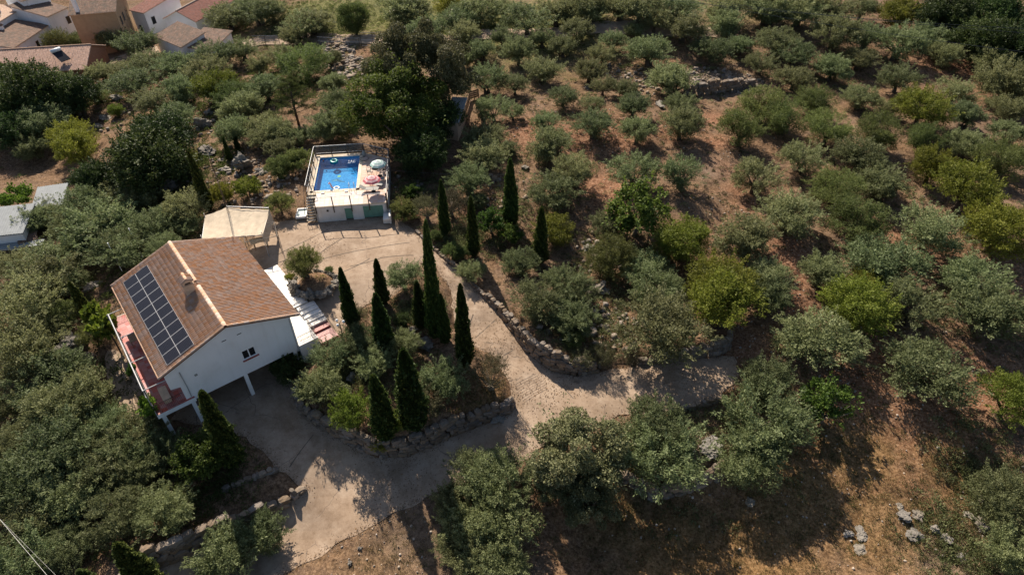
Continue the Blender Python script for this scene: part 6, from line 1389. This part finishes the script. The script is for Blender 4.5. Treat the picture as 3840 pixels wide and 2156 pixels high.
 ('shrub', -41.41, 44.69, 3.3, 160, 789), ('shrub', -37.57, 42.23, 2.85, 235, 840), ('olive', -42.05, 43.12, 3.96, 120, 820), ('olive', -43.78, 119.27, 7.63, 650, 20),
 ('olive', -34.48, 111.88, 6.61, 760, 60), ('olive', -17.95, 113.99, 8.6, 1009, 12), ('olive', -5.27, 110.88, 7.12, 1200, 24), ('olive', 7.56, 109.29, 7.01, 1400, 20),
 ('olive', 12.65, 109.54, 7.0, 1480, 10), ('olive', 20.28, 105.98, 7.4, 1609, 15), ('olive', 26.01, 106.84, 8.07, 1700, 10), ('olive', 34.75, 108.71, 7.6, 1830, 15),
 ('olive', 40.64, 107.62, 8.14, 1930, 12), ('olive', 45.01, 105.75, 8.03, 2009, 20), ('olive', 50.8, 107.72, 7.54, 2090, 15), ('dark', 67.46, 104.6, 8.6, 2380, 30),
 ('dark', 71.35, 92.49, 8.44, 2550, 120), ('dark', 69.23, 95.75, 7.51, 2480, 99), ('olive', 62.72, 99.6, 5.98, 2330, 90), ('olive', 66.48, 84.14, 7.93, 2540, 199),
 ('olive', -55.31, 93.08, 6.38, 330, 199), ('dark', -60.82, 87.8, 6.68, 190, 240), ('dark', -67.27, 87.2, 8.8, 60, 230), ('olive', -45.17, 96.08, 5.92, 520, 170),
 ('olive', -44.21, 80.9, 5.76, 440, 290), ('olive', -28.32, 73.52, 4.36, 700, 330), ('green', -38.27, 85.75, 5.44, 580, 240), ('shrub', -20.58, 73.86, 4.37, 860, 320),
 ('shrub', -24.41, 67.12, 3.65, 750, 399), ('dark', -10.01, 65.45, 4.9, 1060, 399), ('olive', -4.6, 61.63, 4.43, 1178, 454), ('sparse', -6.26, 57.4, 2.87, 1133, 516),
 ('sparse', -8.86, 56.82, 2.51, 1069, 527), ('dense', -7.52, 53.56, 1.66, 1097, 588), ('shrub', -10.86, 56.88, 2.41, 1022, 535), ('fig', -10.44, 60.6, 1.79, 1042, 485),
 ('olive', -3.87, 48.08, 2.5, 1183, 683), ('fig', -1.98, 55.0, 2.91, 1236, 555), ('fig', -0.09, 53.74, 2.45, 1284, 585), ('shrub', -5.8, 50.9, 2.15, 1136, 630),
 ('olive', -3.03, 66.33, 5.39, 1217, 390), ('olive', -3.82, 58.95, 2.35, 1195, 507), ('shrub', -4.83, 50.69, 1.72, 1161, 635), ('dark', -10.22, 68.14, 5.35, 1061, 371)]
CYPRESS = [(-33.23, 60.7, 7.28, 1.29, 0.35), (-13.95, 41.6, 6.56, 1.45, -0.23), (-11.66, 44.35, 5.19, 1.21, -0.18), (-10.79, 39.19, 6.3, 1.71, -0.17), (-7.92, 41.32, 5.14, 1.35, -0.39), (-6.6, 40.19, 12.15, 1.33, -0.12), (-5.72, 39.64, 5.56, 1.06, 0.07), (-3.94, 37.22, 9.02, 1.33, -0.4), (-7.58, 31.66, 8.69, 2.46, -0.22), (-9.73, 31.09, 7.07, 1.79, -0.16), (-21.41, 29.58, 8.61, 2.01, 0.39), (-24.28, 20.33, 6.67, 1.98, -0.09), (-40.4, 46.18, 4.0, 1.12, 0.16), (-0.09, 56.35, 7.63, 1.67, -0.29), (-6.73, 54.38, 6.38, 1.09, -0.25), (-3.72, 51.32, 6.85, 1.18, -0.32), (2.79, 50.82, 6.64, 1.58, -0.65), (-33.93, 70.57, 3.05, 0.71, 0.28), (-33.71, 73.04, 2.29, 0.66, 0.09), (-28.7, 20.78, 1.76, 1.08, 0.06)]
# what a viewer can find in the picture, with its place there, for labels that single a plant out
MARKS = [('the swimming pool', 870, 470), ('the villa roof', 560, 740), ('the reed canopy', 590, 560), ('the brick house', 130, 160), ('the small white cottage', 450, 100), ('the planter olive', 765, 680), ('the metal roofed hut', 1150, 270), ('the gravel terrace', 1810, 210),
         ('the dead end of the drive', 1800, 940), ('the white upright rock', 2350, 1330), ('the clumpy oak by the drive', 1440, 1150), ('the far road gate', 935, 100), ('the topmost yellow-green tree', 2262, 40), ('the gabled house', 480, 30), ('the lower drive', 850, 1310), ('the boulder wall', 1380, 870),
         ('the tall pitted boulder', 612, 410), ('the great walnut tree', 1010, 290), ('the tallest cypress', 1075, 700), ('the bottom left cables', 60, 1380), ('the grey metal shed', 30, 580), ('the curved garden wall', 1000, 1130), ('the lone orchard cypress', 1350, 590), ('the dark orchard wall', 1760, 245),
         ('the bend in the drive', 1290, 950), ('the garden lamp', 880, 850), ('the big weathered boulder', 180, 870), ('the sparse pine', 745, 260), ('the bare red earth strip', 1990, 690), ('the dry field', 2100, 1200)]
groups_ = {}
for i, (k, x, y, w, px_, py_) in enumerate(TREES):
    best = min(MARKS, key=lambda m_: math.hypot(px_ - m_[1], (py_ - m_[2]) * 1.15) + (1e6 if (k in ('walnut',) and 'walnut' in m_[0]) or (k == 'pine' and 'pine' in m_[0]) or (k == 'oak' and 'oak' in m_[0]) or (k == 'olivehouse' and 'planter' in m_[0]) else 0))
    dx, dy = px_ - best[1], py_ - best[2]
    side = ('right of' if dx > 0 else 'left of') if abs(dx) > abs(dy) * 1.2 else ('below' if dy > 0 else 'above')
    groups_.setdefault((NAMES[k][1], best[0], side), []).append((math.hypot(dx, dy), i))
ORD = ['nearest', 'second nearest', 'third nearest', 'fourth nearest', 'fifth nearest', 'sixth nearest', 'seventh nearest', 'eighth nearest', 'ninth nearest', 'tenth nearest', 'eleventh nearest', 'twelfth nearest', 'thirteenth nearest', 'fourteenth nearest', 'fifteenth nearest', 'sixteenth nearest', 'seventeenth nearest']
LAB = {}
for (nm_, mk_, sd_), lst_ in groups_.items():
    lst_.sort()
    for q, (_, i) in enumerate(lst_):
        LAB[i] = f'{nm_} {sd_} {mk_}' + ('' if len(lst_) == 1 else f', {ORD[min(q, 16)]} to it')
for i, (k, x, y, w, px_, py_) in enumerate(TREES):
    cr, tk = KIND[k]; z = float(height(np.array([x]), np.array([y]))[0])
    if k == 'olivehouse': z = .3
    t = thing(NAMES[k][0], LAB[i], CATS.get(k, 'tree'), (x, y, z), random.uniform(0, 6.28), {'olive': 'olive trees of the grove', 'green': 'olive trees of the grove', 'bright': 'yellow-green trees in the grove'}.get(k, 'other trees and shrubs'))
    s = w * random.uniform(.95, 1.06) * 1.02
    t.scale = (s * random.uniform(.94, 1.06), s * random.uniform(.94, 1.06), s * random.uniform(.9, 1.08) * ({'olive': .84, 'green': .86, 'bright': .92, 'dark': .9}.get(k, 1.0) if w < 5.5 else {'olive': .74, 'green': .8, 'bright': .85, 'dark': .85, 'oak': .8}.get(k, 1.0)))
    place('crown', cr[i % len(cr)], t); place('trunk', tk[(i * 3) % len(tk)], t)
CYL = ['slim leaning cypress behind the reed canopy', 'column cypress standing alone beside the garden lamp', 'cypress at the back of the garden nearest the forecourt', 'cypress rising left of the middle of the garden', 'short cypress touching the left of the tallest one', 'tallest cypress at the top of the garden', 'smallest cypress tucked right of the tallest one', 'slender yellowish cypress at the drive side of the garden', 'stout broad cypress behind the curved garden wall', 'cone cypress at the front of the garden behind the wall', 'broad cypress in front of the open undercroft', 'cypress tip cut by the bottom edge at the lower left', 'small cypress at the far corner of the villa terrace', 'topmost cypress on the orchard side above the fig', 'cypress nearest the pool on the orchard side', 'slim cypress beside the kerb across the drive', 'lone cypress against the yellow-green bush on the orchard side', 'thin dark cypress above the tall pitted boulder', 'tiny cypress right of the thin dark one above the boulder', 'green cypress top peeping over the bottom edge']
CYM = [cypress_mesh('crown', s_) for s_ in range(5)]
cyt = MB().tube([(0, 0, -.05), (0, 0, .12)], .06, 8).mesh('trunk', M['bark'])
for i, (x, y, h_, w, lean) in enumerate(CYPRESS):
    z = float(height(np.array([x]), np.array([y]))[0])
    t = thing('cypress_tree', CYL[i], 'cypress', (x, y, z), random.uniform(0, 6), 'cypress trees')
    t.scale = (w * random.uniform(.8, .98), w * random.uniform(.8, .98), h_); t.rotation_euler = (random.uniform(-.025, .025), random.uniform(-.025, .025), t.rotation_euler[2])
    place('crown', CYM[i % 5], t); place('trunk', cyt, t)

# grape vine hanging over the terrace railing
for k, (p, s, lb) in enumerate(((house_pt(-1.5, .9, -.4), 1.5, 'grape vine hanging from the near corner of the red terrace'), (house_pt(-1.6, 2.0, -.9), 1.3, 'grape vine climbing the terrace post below the near corner'), (house_pt(-1.5, 5.2, .4), .9, 'small vine tuft on the middle of the pergola beam'), (house_pt(-1.9, 12.2, -.5), 2.6, 'bushy vine at the far end of the red terrace'), (house_pt(-2.2, 14.6, -1.0), 2.4, 'vine spilling over the rocks beyond the red terrace'))):
    t = thing('grape_vine', lb, 'grape vine', (p[0], p[1], p[2] - .3), random.uniform(0, 6)); t.scale = (s, s, s * 1.3)
    place('crown', KIND['fig2'][0][0] if k > 5 else crown_mesh('crown', M['vine'], 300 + k, plumes=8, plume_n=10, lobes=12, per=60, cz=.35, rad=(.34, .34, .4), lobe_r=(.1, .18), leaf=(.13, .11), wild=.2, up=.3), t)
    place('stem', MB().tube([(0, 0, -1.2), (.04, .02, -.3), (0, 0, .5)], [.03, .025, .015], 6).mesh('stem', M['bark']), t)

# grass and weeds: nobody could count the blades
def grass(name, label, spots, n, mat, L_, Wd):
    P_ = []
    for (cx, cy), r_, k in spots:
        m_ = int(n * k); clumps = rng.normal(size=(max(4, m_ // 28), 2)) * r_ * .5 + (cx, cy); c = clumps[rng.integers(0, len(clumps), m_)] + rng.normal(size=(m_, 2)) * .16
        P_.append(c)
    P_ = np.concatenate(P_); ok = poly_sd(P_[:, 0], P_[:, 1], DRIVE) < -.05; P_ = P_[ok]; z = height(P_[:, 0], P_[:, 1]); n = len(P_)
    p = np.column_stack([P_, z - .02]); ax = rng.normal(size=(n, 3)) * .55 + [0, 0, .8]
    V_, F_ = leaf_quads(p, ax, L_ * rng.uniform(.5, 1.4, n), Wd, rng)
    return tag(place(name, fast_mesh(name, V_, F_, mat, np.repeat(np.clip(rng.normal(.5, .25, n), 0, 1), 4))), label, 'grass', kind='stuff')
FIELD = [((11.49, 23.03), 7, 1), ((19.02, 25.24), 7, 1.2), ((26.11, 28.90), 6, 1), ((26.86, 23.16), 6, 1), ((15.53, 22.17), 6, .8), ((33.80, 27.44), 5, .7), ((7.76, 25.03), 5, .7), ((-8.22, 22.76), 4, .4), ((-3.48, 33.30), 2, .35), ((-1.94, 35.81), 2, .3), ((-9.51, 37.41), 3, .4), ((24.37, 33.04), 5, .5), ((3.14, 109.89), 10, .7), ((-8.64, 109.96), 7, .5)]
grass('dry_grass', 'tufts of dry straw grass over the field and banks', FIELD, 7000, M['drygrass'], .22, .022)
grass('green_weeds', 'scattered green weeds in the field, meadow and rock gaps', [(p, r_ * 1.1, k * .5) for p, r_, k in FIELD] + [((-30.56, 63.25), 4, .6), ((-34.35, 69.09), 4, .4), ((29.42, 24.13), 3, .5), ((32.69, 23.65), 3, .5), ((8.15, 48.60), 5, .4), ((-1.46, 52.99), 4, .4)], 5000, M['weed'], .2, .03)

def undergrowth(name, label, n, mat, seed, spots, size=(.25, .8)):
    """low scrub clumps in the gaps of the grove, one mesh"""
    r_ = np.random.default_rng(seed); P_, A_, T_, L_ = [], [], [], []
    for (cx, cy), rad_, k in spots:
        m_ = int(n * k); c = r_.normal(size=(m_, 2)) * rad_ * .55 + (cx, cy); ok = (poly_sd(c[:, 0], c[:, 1], DRIVE) < -.5) & (poly_sd(c[:, 0], c[:, 1], POOL_FOOT) < -.5); c = c[ok]; z = height(c[:, 0], c[:, 1])
        for (x, y), zz in zip(c, z):
            s = r_.uniform(*size) * r_.uniform(.6, 1.0); q = int(26 + 50 * s); d = sphere_dirs(q, r_, 0); P_.append(np.array([x, y, zz]) + d * s * np.array([1, 1, .6]) * r_.uniform(.5, 1, q)[:, None]); A_.append(d + [0, 0, .5]); T_.append(np.clip(r_.normal(r_.uniform(.2, .7), .18, q), 0, 1)); L_.append(np.full(q, .12 + .1 * s))
    P_, A_, T_, L_ = map(np.concatenate, (P_, A_, T_, L_)); V_, F_ = leaf_quads(P_, A_, L_, L_ * .42, r_)
    return tag(place(name, fast_mesh(name, V_, F_, mat, np.repeat(T_, 4))), label, 'undergrowth', kind='stuff')
LEFT = [((-68.27, 91.87), 12, 1), ((-57.48, 95.92), 12, 1), ((-42.32, 85.91), 9, .8), ((-35.51, 87.96), 9, .8), ((-45.67, 60.30), 10, .8), ((-38.04, 60.04), 7, .8), ((-44.82, 45.70), 9, 1), ((-36.98, 33.31), 8, 1), ((-31.08, 27.30), 7, 1), ((-35.25, 97.27), 9, .8), ((-45.25, 121.81), 14, .8), ((-23.19, 92.10), 6, .5), ((-38.61, 69.10), 6, .8), ((-23.59, 27.61), 4, .6)]
TOP = [((3.14, 109.89), 14, 1), ((-8.64, 109.96), 10, .8), ((-19.97, 121.43), 14, 1), ((-33.37, 118.68), 14, 1), ((14.57, 114.09), 12, .8), ((-26.11, 115.77), 8, .6), ((-54.28, 126.18), 8, .6)]
ORCHARD = [((3.36, 77.85), 8, .5), ((10.66, 74.59), 8, .5), ((17.99, 74.27), 8, .5), ((23.62, 66.52), 9, .5), ((27.33, 55.91), 8, .5), ((37.66, 66.95), 9, .5), ((42.79, 57.23), 9, .5), ((34.00, 45.67), 7, .5), ((40.02, 39.03), 6, .5), ((27.09, 36.81), 5, .4), ((22.23, 83.07), 8, .5)]
RIGHT = [((5.16, 64.38), 9, .6), ((-1.50, 56.56), 5, .8), ((8.15, 48.60), 7, .9), ((14.40, 51.83), 7, .6), ((6.26, 83.90), 12, .5), ((24.76, 96.57), 14, .8), ((46.27, 90.23), 14, .8), ((68.24, 100.38), 14, .8), ((53.52, 65.58), 10, .5), ((40.21, 61.38), 10, .5), ((43.03, 43.24), 8, .4), ((10.96, 30.31), 6, .9), ((17.83, 33.04), 5, .8), ((36.11, 28.42), 4, 1), ((31.90, 22.18), 4, 1), ((-11.68, 39.08), 4, .8), ((-13.90, 36.22), 3, .8), ((-8.13, 43.49), 3, .6), ((-7.33, 34.42), 3, .6), ((5.66, 41.49), 4, .8), ((-5.50, 53.89), 3, .6), ((-10.48, 63.35), 4, .6)]
undergrowth('scrub', 'low green scrub filling the gaps of the left-hand grove and rocks', 420, M['green'], 401, LEFT)
undergrowth('scrub', 'grey-green scrub and suckers under the right-hand grove', 200, M['olive'], 402, RIGHT)
undergrowth('dry_scrub', 'dry yellowish scrub scattered over banks and terraces', 110, M['dry'], 403, LEFT + RIGHT, (.2, .55))

# leaf litter and washed soil along the edges of the drive
def litter(n):
    b = resample(DRIVE, .3); i = rng.integers(0, len(b), n); b_ = np.array(b); P_ = b_[i] + rng.normal(size=(n, 2)) * .42 * rng.uniform(.2, 1.3, n)[:, None]
    spots_ = np.array([(4.39, 37.28), (1.96, 35.03), (-1.35, 40.65), (-19.16, 51.65), (-19.04, 56.96), (-8.90, 28.79), (13.69, 36.80)]); m_ = n // 5; P2 = spots_[rng.integers(0, len(spots_), m_)] + rng.normal(size=(m_, 2)) * 1.6; P_ = np.concatenate([P_, P2])
    z = np.maximum(height(P_[:, 0], P_[:, 1]), np.where(poly_sd(P_[:, 0], P_[:, 1], b) > 0, h_base(P_[:, 0], P_[:, 1]), -99)) + .02
    k = len(P_); ax = rng.normal(size=(k, 3)) * [1, 1, .12]; V_, F_ = leaf_quads(np.column_stack([P_, z]), ax, rng.uniform(.05, .16, k), rng.uniform(.03, .09, k), rng, np.tile([0, 0, 2.5], (k, 1)))
    return tag(place('leaf_litter', fast_mesh('leaf_litter', V_, F_, M['litter'], np.repeat(rng.uniform(0, 1, k), 4))), 'dry brown leaf litter blown along the edges of the drive', 'leaf litter', kind='stuff')
litter(15000)
edge_ = [(p, 1.0, .1) for p in resample(DRIVE, 2.2)]
grass('verge_weeds', 'weeds and dry stalks growing along the edges of the drive', edge_, 420, M['drygrass'], .2, .025)
grass('grove_grass', 'thin dry grass on the floor of the olive grove', [(p, r_ * 1.2, k) for p, r_, k in RIGHT], 2600, M['drygrass'], .2, .03)
undergrowth('meadow_scrub', 'tufty green scrub dotting the meadow behind the far road', 230, M['green'], 404, TOP, (.2, .6))
undergrowth('grove_scrub', 'dry low scrub between the rows of the olive grove', 150, M['dry'], 405, ORCHARD, (.15, .4))
grass('orchard_grass', 'straw coloured grass between the rows of the olive grove', ORCHARD, 2600, M['drygrass'], .18, .03)
